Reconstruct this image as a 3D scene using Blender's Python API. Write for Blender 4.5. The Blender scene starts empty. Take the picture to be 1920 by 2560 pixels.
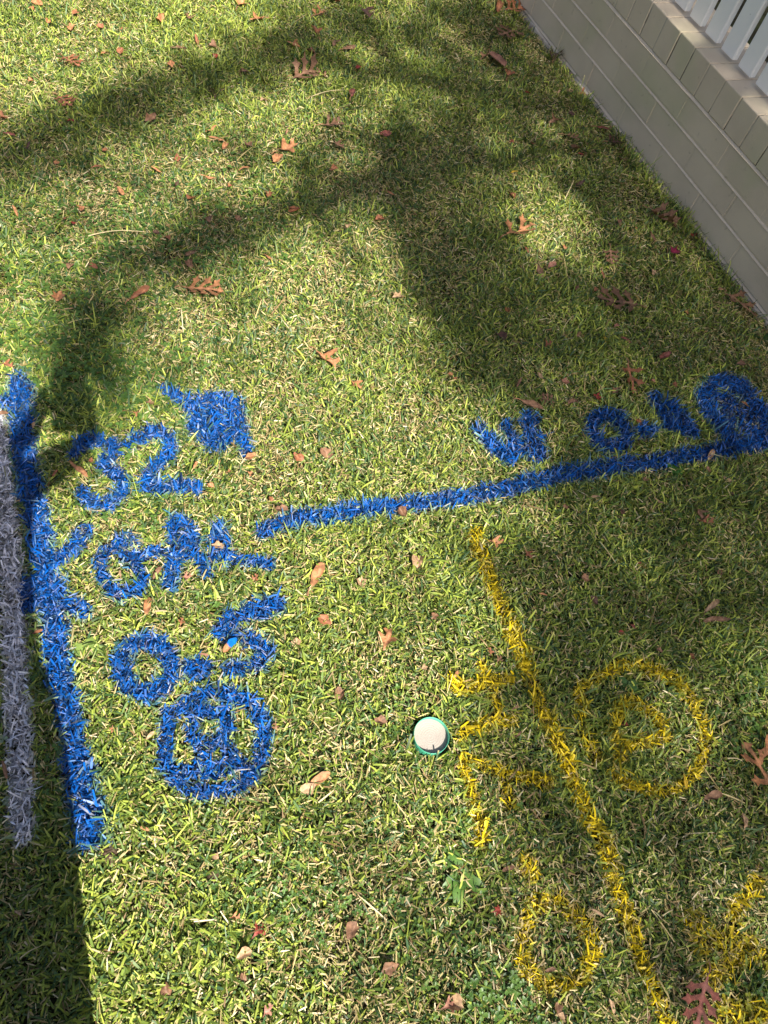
import bpy, bmesh, math, random
import numpy as np
from mathutils import Vector, Matrix, geometry

rng = np.random.default_rng(11)
random.seed(11)
PI = math.pi
sc = bpy.context.scene
COL = sc.collection

# ------------------------------------------------------------------ camera (solved from the brick courses of the wall)
H = 1.42
F = 1894.3
RW = np.array([[0.9446994, 0.27423152, 0.17983358], [0.32793756, -0.78998682, -0.51805191], [0.0, 0.54837752, -0.83623089]])
cam_d = bpy.data.cameras.new('camera')
cam = bpy.data.objects.new('camera', cam_d)
COL.objects.link(cam)
cam_d.sensor_fit = 'HORIZONTAL'
cam_d.sensor_width = 36.0
cam_d.lens = F * 36.0 / 1920.0
cam_d.clip_start = 0.02
cam_d.clip_end = 500
m = Matrix.Identity(4)
for i in range(3):
    m[i][0], m[i][1], m[i][2], m[i][3] = RW[0][i], -RW[1][i], -RW[2][i], (0, 0, H)[i]
cam.matrix_world = m
sc.camera = cam

# ------------------------------------------------------------------ light
SUN_EL = math.radians(48)
SH = np.array([0.6, -0.8])                       # horizontal direction towards the sun
sun_dir = np.array([SH[0] * math.cos(SUN_EL), SH[1] * math.cos(SUN_EL), math.sin(SUN_EL)])
COT = 1 / math.tan(SUN_EL)
sl = bpy.data.lights.new('sun', 'SUN')
sl.energy = 5.0
sl.angle = math.radians(0.53)
sl.color = (1.0, 0.95, 0.86)
so = bpy.data.objects.new('sun', sl)
COL.objects.link(so)
so.rotation_euler = Vector(sun_dir).to_track_quat('Z', 'Y').to_euler()
so.location = (4, -5, 9)
w = bpy.data.worlds.new('World')
sc.world = w
w.use_nodes = True
nt = w.node_tree
sky = nt.nodes.new('ShaderNodeTexSky')
sky.sky_type = 'NISHITA'
sky.sun_disc = False
sky.sun_elevation = SUN_EL
sky.sun_rotation = math.atan2(SH[0], SH[1])
sky.dust_density = 3.0
sky.ozone_density = 0.6
nt.links.new(sky.outputs[0], nt.nodes['Background'].inputs[0])
nt.nodes['Background'].inputs[1].default_value = 0.062
sc.view_settings.view_transform = 'Standard'
sc.view_settings.look = 'None'
sc.view_settings.gamma = 1
sc.view_settings.exposure = 1.3

# ------------------------------------------------------------------ helpers
def at(px, py, z=0.0):
    """point of the horizontal plane z seen at a pixel of the 1920 x 2560 photograph"""
    d = RW.T @ np.array([(px - 960) / F, (py - 1280) / F, 1.0])
    return np.array([0, 0, H]) + (z - H) / d[2] * d

def to_px(x, y, z=0.0):
    q = np.stack([np.broadcast_to(x, np.shape(x)), y, np.broadcast_to(z, np.shape(x)) - H], -1) @ RW.T
    dz = np.where(q[..., 2] > 0.05, q[..., 2], 0.05)
    u = 960 + F * q[..., 0] / dz
    v = 1280 + F * q[..., 1] / dz
    bad = q[..., 2] <= 0.05
    return np.where(bad, 99999, u), np.where(bad, 99999, v)

def px_m(px, py):
    a = at(px, py)
    return 0.5 * (np.linalg.norm(at(px + 2, py) - a) + np.linalg.norm(at(px, py + 2) - a)) / 2

def hz(x, y):
    """gentle unevenness of the lawn"""
    return (0.006 * np.sin(3.1 * x + 1.3) * np.cos(2.7 * y + 0.4) + 0.004 * np.sin(7.3 * x + 4.1 * y) +
            0.003 * np.cos(11.7 * x - 9.1 * y + 2.0) - 0.004)

_ph = rng.uniform(0, 6.28, (40,))
def noise2(x, y, f, seed=0):
    """cheap smooth noise, about -1..1"""
    s = 0
    for k in range(6):
        a = 2.399 * (k + seed * 1.7) + 0.5 * seed
        ff = f * (0.7 + 0.22 * k)
        s = s + np.sin(ff * (x * math.cos(a) + y * math.sin(a)) + _ph[(k * 5 + seed * 7) % 40])
    return s / 3.0

def tag(o, label=None, cat=None, group=None, kind=None):
    if label: o['label'] = label
    if cat: o['category'] = cat
    if group: o['group'] = group
    if kind: o['kind'] = kind
    return o

def empty(name, loc=(0, 0, 0), **kw):
    o = bpy.data.objects.new(name, None)
    o.empty_display_size = 0.05
    o.location = loc
    COL.objects.link(o)
    return tag(o, **kw)

def link_mesh(name, me, mat, parent=None, loc=None):
    o = bpy.data.objects.new(name, me)
    if mat is not None and not me.materials: me.materials.append(mat)
    COL.objects.link(o)
    if parent is not None:
        o.parent = parent
        if loc is None: o.location = -parent.location       # data are given in world space
    if loc is not None: o.location = loc
    return o

def np_mesh(name, verts, faces, colors=None, smooth=False):
    """verts (n,3); faces (k, 3|4) int array; colors (n,3) linear"""
    me = bpy.data.meshes.new(name)
    verts = np.ascontiguousarray(verts, np.float32)
    me.vertices.add(len(verts))
    me.vertices.foreach_set('co', verts.ravel())
    faces = np.ascontiguousarray(faces, np.int32)
    k, c = faces.shape
    me.loops.add(k * c)
    me.loops.foreach_set('vertex_index', faces.ravel())
    me.polygons.add(k)
    me.polygons.foreach_set('loop_start', np.arange(0, k * c, c, dtype=np.int32))
    me.polygons.foreach_set('loop_total', np.full(k, c, np.int32))
    if smooth: me.polygons.foreach_set('use_smooth', np.ones(k, bool))
    me.update(calc_edges=True)
    if colors is not None:
        at_ = me.attributes.new('tint', 'FLOAT_COLOR', 'POINT')
        cc = np.ones((len(verts), 4), np.float32)
        cc[:, :3] = np.clip(colors, 0, 1)
        at_.data.foreach_set('color', cc.ravel())
    return me

class MB:
    """collects shapes for ONE mesh object"""
    def __init__(s): s.bm = bmesh.new()
    def box(s, o, ax, ay, az, bevel=0.0, seg=1):
        """box with corner o and edge vectors"""
        o, ax, ay, az = map(Vector, (o, ax, ay, az))
        n0 = len(s.bm.verts)
        vs = [s.bm.verts.new(o + i * ax + j * ay + k * az) for k in (0, 1) for j in (0, 1) for i in (0, 1)]
        fs = [s.bm.faces.new([vs[i] for i in q]) for q in ((0, 2, 3, 1), (4, 5, 7, 6), (0, 1, 5, 4), (2, 6, 7, 3), (0, 4, 6, 2), (1, 3, 7, 5))]
        if bevel > 0:
            es = list({e for f in fs for e in f.edges})
            bmesh.ops.bevel(s.bm, geom=es, offset=bevel, segments=seg, affect='EDGES', profile=0.5)
    def build(s, name, mat, parent=None, smooth=False, loc=None):
        bmesh.ops.recalc_face_normals(s.bm, faces=s.bm.faces[:])
        me = bpy.data.meshes.new(name)
        s.bm.to_mesh(me); s.bm.free()
        if smooth: me.polygons.foreach_set('use_smooth', np.ones(len(me.polygons), bool))
        return link_mesh(name, me, mat, parent, loc)

# ------------------------------------------------------------------ materials
def new_mat(name):
    mt = bpy.data.materials.new(name); mt.use_nodes = True
    n = mt.node_tree.nodes; n.clear()
    out = n.new('ShaderNodeOutputMaterial')
    return mt, mt.node_tree, n, out

def tint_mat(name, rough=0.5, spec=0.4, trans=0.0, trans_mul=(1, 1, 1)):
    mt, t, n, out = new_mat(name)
    a = n.new('ShaderNodeAttribute'); a.attribute_name = 'tint'
    p = n.new('ShaderNodeBsdfPrincipled')
    p.inputs['Roughness'].default_value = rough
    p.inputs['Specular IOR Level'].default_value = spec
    t.links.new(a.outputs['Color'], p.inputs['Base Color'])
    if trans > 0:
        tr = n.new('ShaderNodeBsdfTranslucent')
        mul = n.new('ShaderNodeMix'); mul.data_type = 'RGBA'; mul.blend_type = 'MULTIPLY'
        mul.inputs[0].default_value = 1
        t.links.new(a.outputs['Color'], mul.inputs[6]); mul.inputs[7].default_value = (*trans_mul, 1)
        t.links.new(mul.outputs[2], tr.inputs['Color'])
        mx = n.new('ShaderNodeMixShader'); mx.inputs[0].default_value = trans
        t.links.new(p.outputs[0], mx.inputs[1]); t.links.new(tr.outputs[0], mx.inputs[2])
        t.links.new(mx.outputs[0], out.inputs[0])
    else:
        t.links.new(p.outputs[0], out.inputs[0])
    return mt

def noise_mat(name, c0, c1, scale=20, rough=0.85, spec=0.2, bump=0.3, bscale=80, detail=6, extra=None, p0=0.35, p1=0.65):
    mt, t, n, out = new_mat(name)
    p = n.new('ShaderNodeBsdfPrincipled')
    p.inputs['Roughness'].default_value = rough
    p.inputs['Specular IOR Level'].default_value = spec
    tc = n.new('ShaderNodeTexCoord')
    nz = n.new('ShaderNodeTexNoise'); nz.inputs['Scale'].default_value = scale; nz.inputs['Detail'].default_value = detail
    t.links.new(tc.outputs['Object'], nz.inputs['Vector'])
    cr = n.new('ShaderNodeValToRGB')
    cr.color_ramp.elements[0].position = p0; cr.color_ramp.elements[0].color = (*c0, 1)
    cr.color_ramp.elements[1].position = p1; cr.color_ramp.elements[1].color = (*c1, 1)
    t.links.new(nz.outputs[0], cr.inputs[0])
    col = cr.outputs[0]
    if extra:
        for (ec, esc, lo, hi) in extra:
            n2 = n.new('ShaderNodeTexNoise'); n2.inputs['Scale'].default_value = esc; n2.inputs['Detail'].default_value = 8
            t.links.new(tc.outputs['Object'], n2.inputs['Vector'])
            r2 = n.new('ShaderNodeMapRange'); r2.inputs['From Min'].default_value = lo; r2.inputs['From Max'].default_value = hi
            t.links.new(n2.outputs[0], r2.inputs[0])
            mx = n.new('ShaderNodeMix'); mx.data_type = 'RGBA'
            t.links.new(r2.outputs[0], mx.inputs[0]); t.links.new(col, mx.inputs[6]); mx.inputs[7].default_value = (*ec, 1)
            col = mx.outputs[2]
    t.links.new(col, p.inputs['Base Color'])
    if bump > 0:
        nb = n.new('ShaderNodeTexNoise'); nb.inputs['Scale'].default_value = bscale; nb.inputs['Detail'].default_value = 8
        t.links.new(tc.outputs['Object'], nb.inputs['Vector'])
        b = n.new('ShaderNodeBump'); b.inputs['Strength'].default_value = bump; b.inputs['Distance'].default_value = 0.004
        t.links.new(nb.outputs[0], b.inputs['Height']); t.links.new(b.outputs[0], p.inputs['Normal'])
    t.links.new(p.outputs[0], out.inputs[0])
    return mt

M_grass = tint_mat('grass_blade', 0.48, 0.32, 0.20, (1.1, 1.1, 0.5))
M_paint = tint_mat('sprayed_blade', 0.40, 0.28, 0.04)
M_leaf = tint_mat('dry_leaf', 0.6, 0.3, 0.12, (1.1, 0.8, 0.5))
def mottle(mt, scale, lo, hi, bump=0.4):
    t = mt.node_tree; n = t.nodes
    a = next(q for q in n if q.type == 'ATTRIBUTE'); p = next(q for q in n if q.type == 'BSDF_PRINCIPLED')
    tc = n.new('ShaderNodeTexCoord'); nz = n.new('ShaderNodeTexNoise')
    nz.inputs['Scale'].default_value = scale; nz.inputs['Detail'].default_value = 8; nz.inputs['Roughness'].default_value = 0.65
    t.links.new(tc.outputs['Object'], nz.inputs['Vector'])
    mr = n.new('ShaderNodeMapRange'); mr.inputs['From Min'].default_value = 0.3; mr.inputs['From Max'].default_value = 0.7
    mr.inputs['To Min'].default_value = lo; mr.inputs['To Max'].default_value = hi
    t.links.new(nz.outputs[0], mr.inputs[0])
    mx = n.new('ShaderNodeMix'); mx.data_type = 'RGBA'; mx.blend_type = 'MULTIPLY'; mx.inputs[0].default_value = 1
    t.links.new(a.outputs['Color'], mx.inputs[6]); t.links.new(mr.outputs[0], mx.inputs[7])
    t.links.new(mx.outputs[2], p.inputs['Base Color'])
    b = n.new('ShaderNodeBump'); b.inputs['Strength'].default_value = bump; b.inputs['Distance'].default_value = 0.002
    t.links.new(nz.outputs[0], b.inputs['Height']); t.links.new(b.outputs[0], p.inputs['Normal'])
mottle(M_leaf, 130, 0.45, 1.3)
M_weed = tint_mat('weed_leaf', 0.45, 0.4, 0.25, (1.1, 1.2, 0.5))
M_soil = noise_mat('lawn_soil', (0.020, 0.016, 0.009), (0.055, 0.046, 0.022), 60, 0.95, 0.1, 0.6, 200,
                   extra=[((0.05, 0.06, 0.02), 9, 0.45, 0.65)])
M_brick = noise_mat('painted_brick', (0.56, 0.455, 0.335), (0.62, 0.51, 0.375), 7, 0.62, 0.3, 0.22, 260,
                    extra=[((0.50, 0.45, 0.29), 4, 0.50, 0.72), ((0.38, 0.31, 0.23), 45, 0.66, 0.78), ((0.43, 0.36, 0.28), 1.3, 0.5, 0.75)])
M_mortar = noise_mat('painted_mortar', (0.57, 0.47, 0.36), (0.62, 0.52, 0.40), 30, 0.7, 0.25, 0.3, 200)
M_foot = noise_mat('weathered_footing', (0.40, 0.345, 0.29), (0.50, 0.44, 0.375), 14, 0.85, 0.2, 0.6, 120,
                   extra=[((0.55, 0.54, 0.52), 38, 0.66, 0.72), ((0.13, 0.10, 0.08), 22, 0.62, 0.75)])
M_cope = noise_mat('coping_top', (0.205, 0.182, 0.165), (0.25, 0.222, 0.205), 16, 0.6, 0.3, 0.3, 150)
M_white = noise_mat('white_picket_paint', (0.80, 0.78, 0.75), (0.84, 0.82, 0.79), 6, 0.4, 0.4, 0.05, 120,
                    extra=[((0.45, 0.45, 0.44), 60, 0.72, 0.82)])
M_bark = noise_mat('oak_bark', (0.06, 0.045, 0.035), (0.14, 0.11, 0.085), 14, 0.9, 0.1, 1.0, 40)
M_clod = noise_mat('soil_clod', (0.05, 0.033, 0.02), (0.12, 0.085, 0.055), 90, 0.95, 0.1, 0.8, 300)

# ------------------------------------------------------------------ ground
WP = np.array([0.45505879, 2.62424859])          # point of the wall foot line
WD = np.array([-0.596021, 0.802969])             # along the wall, away from the viewer
WN = np.array([-0.802969, -0.596021])            # out of the wall, over the lawn
def wall_dist(x, y): return (x - WP[0]) * WN[0] + (y - WP[1]) * WN[1]
def wpt(s, d, z): return np.array([*(WP + WD * s + WN * d), z])

gx = np.concatenate([[-120, -60, -30, -15, -8], np.arange(-5, 5.01, 0.08), [8, 15, 30, 60, 120]])
gy = np.concatenate([[-120, -60, -30, -15, -8], np.arange(-4, 8.01, 0.08), [12, 20, 35, 60, 120]])
X, Y = np.meshgrid(gx, gy)
near = (np.abs(X) < 5.2) & (Y > -4.2) & (Y < 8.2)
Z = np.where(near, hz(X, Y), -0.004)
nx, ny = len(gx), len(gy)
idx = np.arange(nx * ny).reshape(ny, nx)
gf = np.stack([idx[:-1, :-1], idx[:-1, 1:], idx[1:, 1:], idx[1:, :-1]], -1).reshape(-1, 4)
g = link_mesh('ground', np_mesh('ground', np.stack([X, Y, Z], -1).reshape(-1, 3), gf, smooth=True), M_soil)
tag(g, kind='structure')

# ------------------------------------------------------------------ sprayed marks: strokes in photograph pixels, laid on the lawn
def tr(pts, s, o): return [(p[0] / s + o[0], p[1] / s + o[1]) for p in pts]
R1 = lambda *p: tr(p, 5.53, (0, 940))
R2 = lambda *p: tr(p, 3.318, (160, 940))
R3 = lambda *p: tr(p, 2.304, (0, 1280))
R4 = lambda *p: tr(p, 3.318, (240, 1460))
R5 = lambda *p: tr(p, 2.183, (1160, 920))
R6 = lambda *p: tr(p, 2.37, (1100, 1600))
C2 = lambda *p: tr(p, 2.304, (0, 1480))
C4 = lambda *p: tr(p, 1.803, (1000, 1280))
C5 = lambda *p: tr(p, 2.023, (1100, 1960))
def ell(cx, cy, rx, ry, rot=0, n=20):
    c, s = math.cos(rot), math.sin(rot)
    return [(cx + rx * math.cos(a) * c - ry * math.sin(a) * s, cy + rx * math.cos(a) * s + ry * math.sin(a) * c)
            for a in np.linspace(0, 2 * PI, n + 1)]

# (thing name, label, colour, [(part name or None, [(points, half width px, cover)])])
MARKS = [
 ('painted_line', 'white sprayed line along the left edge of the lawn, in deep shadow', 'white',
  [(None, [([(-14, 1060), (-2, 1160), (14, 1300), (26, 1420), (32, 1560), (38, 1680), (44, 1800), (50, 1920), (54, 2080)], 24, 1.1)])]),
 ('painted_line', 'thick blue upright line beside the white line, its top half along the shadow edge', 'blue',
  [(None, [([(48, 968), (53, 990), (53, 1020), (57, 1070), (58, 1121), (64, 1166), (73, 1211), (82, 1256), (92, 1311), (103, 1390), (117, 1464),
            (130, 1523), (139, 1610), (152, 1697), (172, 1784), (190, 1871), (200, 1957), (212, 2036), (217, 2098)], 26, 1.0),
           ([(4, 1004), (50, 990)], 15, 0.8), ([(195, 1890), (212, 2000), (225, 2090)], 33, 0.75)])]),
 ('painted_arrow', 'blue arrowhead pointing left onto the white line, level with the long blue dash', 'blue',
  [('barb', [(R3((490, 100), (420, 180), (330, 270), (250, 350)), 16, 0.95)]),
   ('barb', [(R3((480, 550), (410, 520), (310, 440), (250, 390)), 19, 0.95)]),
   ('tip', [(R3((280, 400), (180, 440), (140, 500)), 33, 1.0)])]),
 ('painted_number', 'blue sprayed number 32 above the arrowhead', 'blue',
  [('digit', [(R2((90, 640), (150, 570), (250, 540), (400, 560), (440, 610), (380, 680), (310, 740), (420, 800), (500, 870), (480, 970), (390, 1030), (270, 1050), (170, 1010), (150, 960)), 13.5, 1)]),
   ('digit', [(R2((545, 565), (610, 530), (700, 475), (800, 470), (890, 540), (880, 630), (820, 700), (740, 760), (700, 850), (690, 930), (800, 925), (950, 910), (1090, 930)), 14.5, 1)])]),
 ('painted_mark', 'solid blue block with a tail at two corners, right of the number 32', 'blue',
  [(None, [(R2((850, 120), (950, 180), (1050, 260)), 12, 0.95),
           (R2((1070, 240), (1230, 220), (1400, 240), (1420, 340), (1300, 330), (1120, 330), (1100, 420), (1250, 420), (1420, 430), (1330, 510), (1200, 530)), 21, 0.95),
           (R2((1400, 440), (1480, 520), (1500, 600)), 15, 0.95)])]),
 ('painted_lettering', 'blue sprayed letters and dash running right from the arrowhead', 'blue',
  [('letter', [(R3((770, 145), (680, 160), (600, 200), (570, 280), (590, 370), (640, 440), (700, 480), (780, 450), (830, 400), (800, 330), (760, 270), (700, 235)), 13.5, 0.95),
               (R3((700, 240), (830, 235), (930, 210)), 12, 0.95)]),
   ('letter', [(R3((1000, 60), (1010, 180), (1000, 290), (980, 410)), 16, 0.95), (R3((1000, 60), (1080, 70), (1110, 150), (1050, 170)), 15, 0.95),
               (R3((1010, 270), (1100, 250), (1160, 270)), 12, 0.9), (R3((1110, 190), (1150, 290), (1200, 350)), 14, 0.95)]),
   ('dash', [(R3((1260, 105), (1260, 200), (1280, 260)), 20, 0.95), (R3((1210, 255), (1380, 280), (1550, 300)), 12.5, 0.95)])]),
 ('painted_number', 'blue sprayed number with a round nought, a point and a five, below the blue letters', 'blue',
  [('digit', [(R4(*ell(418, 690, 205, 215, 0.3)), 19, 1)]),
   ('point', [(R4((760, 690), (910, 690), (850, 730)), 17, 1)]),
   ('digit', [(R4((1500, 180), (1400, 200), (1250, 240), (1120, 290), (1050, 340), (1040, 400), (1130, 410)), 18, 1),
              (R4((1240, 440), (1370, 480), (1420, 560), (1350, 650), (1220, 700), (1120, 700)), 17, 0.95)])]),
 ('painted_number', 'blue sprayed eight in a rounded box, lowest of the blue marks', 'blue',
  [('ring', [(R4((610, 1070), (570, 1250), (570, 1450), (640, 1600), (760, 1700), (950, 1730), (1150, 1690), (1290, 1600), (1360, 1450), (1390, 1250), (1370, 1090), (1270, 970), (1130, 920), (950, 900), (800, 950), (690, 1030), (610, 1070)), 16.5, 0.95)]),
   ('digit', [(R4((930, 1050), (1060, 1080), (1090, 1180), (1030, 1290), (890, 1330), (810, 1270), (800, 1150), (850, 1060), (930, 1040)), 15.5, 0.95),
              (R4((870, 1360), (880, 1470), (930, 1530), (1040, 1510), (1120, 1430), (1090, 1330), (1010, 1290)), 15, 0.95),
              (R4((620, 1520), (780, 1570), (980, 1560), (1150, 1500), (1250, 1490)), 15, 0.9)])]),
 ('painted_line', 'long blue line rising across the lawn to the right edge of the frame', 'blue',
  [(None, [([(659, 1325), (710, 1304), (820, 1286), (931, 1271), (1041, 1253), (1151, 1240), (1262, 1219), (1343, 1199), (1481, 1176), (1618, 1154), (1755, 1131), (1847, 1117), (1920, 1103), (2010, 1088)], 16.5, 0.97)])]),
 ('painted_letter', 'blue sprayed W of slanting strokes above the middle of the long blue line', 'blue',
  [(None, [(R5((85, 340), (170, 430), (250, 490), (270, 410), (235, 320)), 15, 0.97), (R5((280, 400), (340, 440), (400, 480)), 14, 0.95), (R5((350, 270), (385, 380), (410, 480)), 17, 0.95)])]),
 ('painted_number', 'shaded blue sprayed nought, point and four above the long blue line', 'blue',
  [('digit', [(R5(*ell(790, 345, 98, 76, 0.5)), 15, 1)]),
   ('point', [(R5((975, 340), (1015, 340)), 15, 1)]),
   ('digit', [(R5((1035, 165), (1070, 230), (1120, 305), (1200, 325), (1250, 345)), 13, 1), (R5((1130, 195), (1190, 260), (1245, 340)), 13, 1)])]),
 ('painted_number', 'shaded blue sprayed figure in a ring at the right end of the long blue line', 'blue',
  [('ring', [(R5((1330, 230), (1300, 150), (1350, 85), (1440, 70), (1530, 110), (1610, 200), (1650, 300), (1650, 380), (1540, 420), (1450, 370), (1390, 300), (1330, 230)), 15, 1)]),
   ('digit', [(R5((1370, 150), (1450, 160), (1510, 220), (1580, 270)), 13, 0.95), (R5((1430, 200), (1440, 270), (1540, 320), (1600, 350)), 13, 0.9)])]),
 ('painted_line', 'long yellow line slanting down from the blue line to the bottom edge', 'yellow',
  [(None, [(C4((335, 90), (370, 190), (410, 290), (445, 400), (490, 490), (530, 600), (580, 720), (620, 830), (665, 930), (710, 1030), (750, 1130), (790, 1220), (830, 1330), (870, 1420)), 14, 0.85),
           (C4((660, 920), (715, 1030), (760, 1140)), 17, 0.9),
           (C5((770, 190), (800, 240), (850, 350), (880, 480), (930, 600), (960, 680), (1000, 800), (1040, 920), (1090, 1040), (1140, 1150), (1180, 1230), (1220, 1340)), 15, 0.78)])]),
 ('painted_letter', 'yellow sprayed cross-shaped letter above the round cap', 'yellow',
  [(None, [(R6((80, 245), (140, 285), (240, 265), (340, 240), (400, 230)), 14, 0.85), (R6((240, 140), (270, 210), (310, 290), (345, 400)), 9, 0.8)])]),
 ('painted_mark', 'short yellow bar right beside the round cap', 'yellow',
  [(None, [(R6((130, 560), (160, 530), (260, 500), (340, 470), (430, 465)), 14, 0.85)])]),
 ('painted_letter', 'yellow sprayed letter with a long stem below right of the round cap', 'yellow',
  [(None, [(R6((145, 690), (150, 760), (180, 850), (205, 960)), 12, 0.95), (R6((225, 1030), (250, 1100), (240, 1190)), 14, 0.95),
           (R6((170, 700), (300, 745), (420, 790), (530, 810), (640, 845)), 13, 0.82), (R6((400, 860), (425, 970)), 12, 0.75)])]),
 ('painted_ring', 'large yellow sprayed ring with a smaller ring inside, right of the yellow line', 'yellow',
  [('outer_ring', [(R6((830, 460), (840, 380), (825, 290), (900, 240), (980, 200), (1070, 150), (1180, 150), (1290, 190), (1400, 250), (1460, 330), (1520, 420), (1560, 520), (1560, 640), (1530, 750), (1490, 820), (1400, 890), (1290, 895), (1180, 880), (1090, 840), (1030, 780)), 12, 0.8),
                   (R6((850, 530), (890, 620), (930, 690)), 13, 0.5)]),
   ('inner_ring', [(R6((1050, 400), (1110, 350), (1190, 395), (1270, 450), (1310, 520), (1340, 580), (1220, 600), (1110, 625)), 12, 0.85), (R6((1070, 400), (1030, 480), (1030, 560), (1050, 640), (1080, 700)), 11.5, 0.85)])]),
 ('painted_mark', 'faint yellow tick left of the yellow line, above the lower yellow nought', 'yellow',
  [(None, [(C5((450, 370), (480, 460)), 17, 0.6)])]),
 ('painted_number', 'yellow sprayed nought left of the foot of the yellow line', 'yellow',
  [(None, [(C5((480, 600), (600, 590), (690, 650), (745, 720), (785, 820), (745, 930), (680, 990), (580, 1020), (480, 990), (430, 900), (430, 760), (460, 640), (490, 590)), 17, 0.66)])]),
 ('painted_mark', 'ragged yellow curl near the lower right corner, above the red lobed leaf', 'yellow',
  [(None, [(C5((1600, 490), (1545, 560), (1500, 620)), 17, 0.7), (C5((1290, 690), (1330, 760), (1420, 800), (1500, 790), (1550, 820), (1490, 900), (1400, 960)), 24, 0.55), (C5((1300, 720), (1320, 850)), 16, 0.5),
           (C5((1540, 820), (1660, 890)), 18, 0.6), (C5((1500, 640), (1480, 760)), 14, 0.5)])]),
 ('painted_mark', 'yellow smear in the bottom right corner beside the red lobed leaf', 'yellow',
  [(None, [(C5((1450, 1160), (1540, 1150), (1640, 1190), (1700, 1230)), 28, 0.62)])]),
]
PAINT = {'blue': np.array([0.0, 0.072, 0.32]), 'white': np.array([0.72, 0.70, 0.76]), 'yellow': np.array([0.62, 0.46, 0.010])}

def seg_dist(u, v, pts):
    d = np.full(u.shape, 1e9)
    for (x0, y0), (x1, y1) in zip(pts[:-1], pts[1:]):
        dx, dy = x1 - x0, y1 - y0
        L = dx * dx + dy * dy + 1e-9
        t = np.clip(((u - x0) * dx + (v - y0) * dy) / L, 0, 1)
        d = np.minimum(d, np.hypot(u - x0 - t * dx, v - y0 - t * dy))
    return d

def paint_lookup(x, y):
    """for lawn points: index of the mark part (or -1) and how much paint has reached it"""
    u, v = to_px(x, y, 0.012)
    best = np.zeros(len(u)); bi = np.full(len(u), -1); ci = np.zeros(len(u), int)
    wob = 0.20 * noise2(x, y, 95, 3) + 0.13 * noise2(x, y, 210, 4)
    rnd = rng.random(len(u))
    jit = rng.normal(0, 0.17, len(u))
    k = 0
    for (nm, lab, colr, parts) in MARKS:
        for (pn, strokes) in parts:
            for pts, hw, cov in strokes:
                cov = cov * (0.95 if colr == 'yellow' else 1.0 if colr == 'blue' else 1)
                P = np.array(pts); mg = hw * 2.5
                sel = np.where((u > P[:, 0].min() - mg) & (u < P[:, 0].max() + mg) & (v > P[:, 1].min() - mg) & (v < P[:, 1].max() + mg))[0]
                if not len(sel): continue
                d = seg_dist(u[sel], v[sel], pts) / (hw * (0.95 if colr == 'yellow' else 1.0)) + wob[sel] + jit[sel]
                a = np.clip((1.72 - d) / 0.95, 0, 1)
                a = a * a * (3 - 2 * a)
                # thin cover leaves whole blades bare
                a = np.where(rnd[sel] > cov, a * 0.25, a)
                better = a > best[sel]
                q = sel[better]
                best[q] = a[better]; bi[q] = k
            k += 1
    return bi, best
PART_COL = np.array([PAINT[c] for (_, _, c, ps) in MARKS for _ in ps])

# ------------------------------------------------------------------ grass blades
def scatter(n, x0, x1, y0, y1): return rng.uniform(x0, x1, n), rng.uniform(y0, y1, n)

def in_frame(x, y, mg=60):
    u, v = to_px(x, y, 0.0)
    return (u > -mg) & (u < 1920 + mg) & (v > -mg) & (v < 2560 + mg)

N_IN, N_OUT = 80000, 9000
ax, ay = scatter(int(N_IN * 3.4 * 5.3), -2.1, 1.3, -0.35, 4.95)
k1 = in_frame(ax, ay) & (wall_dist(ax, ay) > 0.012)
bx, by = scatter(int(N_OUT * 5.4 * 8.0), -3.4, 2.0, -1.6, 6.4)
k2 = ~in_frame(bx, by) & (wall_dist(bx, by) > 0.012)
x = np.concatenate([ax[k1], bx[k2]]); y = np.concatenate([ay[k1], by[k2]])
# extra blades under the paint, so the marks read as solid cover
ex, ey = scatter(int(16000 * 3.0 * 2.6), -1.2, 1.2, -0.2, 2.4)
pi_, pa_ = paint_lookup(ex, ey)
kk = pa_ > 0.55
x = np.concatenate([x, ex[kk]]); y = np.concatenate([y, ey[kk]])
n = len(x)
r = lambda a, b, k=None: rng.uniform(a, b, n if k is None else k)

lush = 0.55 * noise2(x, y, 2.3, 1) + 0.45 * noise2(x, y, 6.5, 2)          # -1..1 green <-> dry
fine = noise2(x, y, 22, 5)
u, v = to_px(x, y, 0.0)
wd_ = wall_dist(x, y)
# drier along the wall and towards the bottom middle, greener at left centre
dry_bias = 0.28 * np.exp(-np.clip(wd_, 0, 9) / 0.18) + 0.10 * np.exp(-(((u - 900) / 500) ** 2 + ((v - 2350) / 300) ** 2)) \
    - 0.16 * np.exp(-(((u - 280) / 330) ** 2 + ((v - 900) / 260) ** 2))
dry = np.clip(0.21 - 0.16 * lush - 0.10 * fine + dry_bias, 0.05, 0.8)
typ = rng.random(n)
is_dry = typ < dry
L = np.where(is_dry, r(0.007, 0.022), r(0.008, 0.029)) * (1 + 0.25 * fine)
long_ = rng.random(n) < 0.05
L = np.where(long_, L * 1.6, L)
runner = is_dry & (rng.random(n) < 0.004)
L = np.where(runner, r(0.035, 0.07), L)
near_wall = (wd_ < 0.06) & (noise2(x, y, 14, 6) > 0.1)
L = np.where(near_wall & ~is_dry, L * r(1.4, 2.3), L)
wdt = np.where(is_dry, r(0.0012, 0.0030), r(0.0017, 0.0043)) * np.where(L > 0.02, 1.0, 0.9)
az = r(0, 2 * PI)
el = np.where(is_dry, r(-0.05, 0.5), r(0.0, 1.15))
el = np.where(near_wall, np.clip(el + 0.3, 0, 1.3), el)
bend = np.where(is_dry, r(-0.3, 0.5), r(0.0, 0.95))
z0 = np.where(is_dry, r(0.002, 0.022), r(0.000, 0.016)) + hz(x, y) + 0.004 * (lush + fine * 0.6)
roll = r(-0.8, 0.8)
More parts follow.
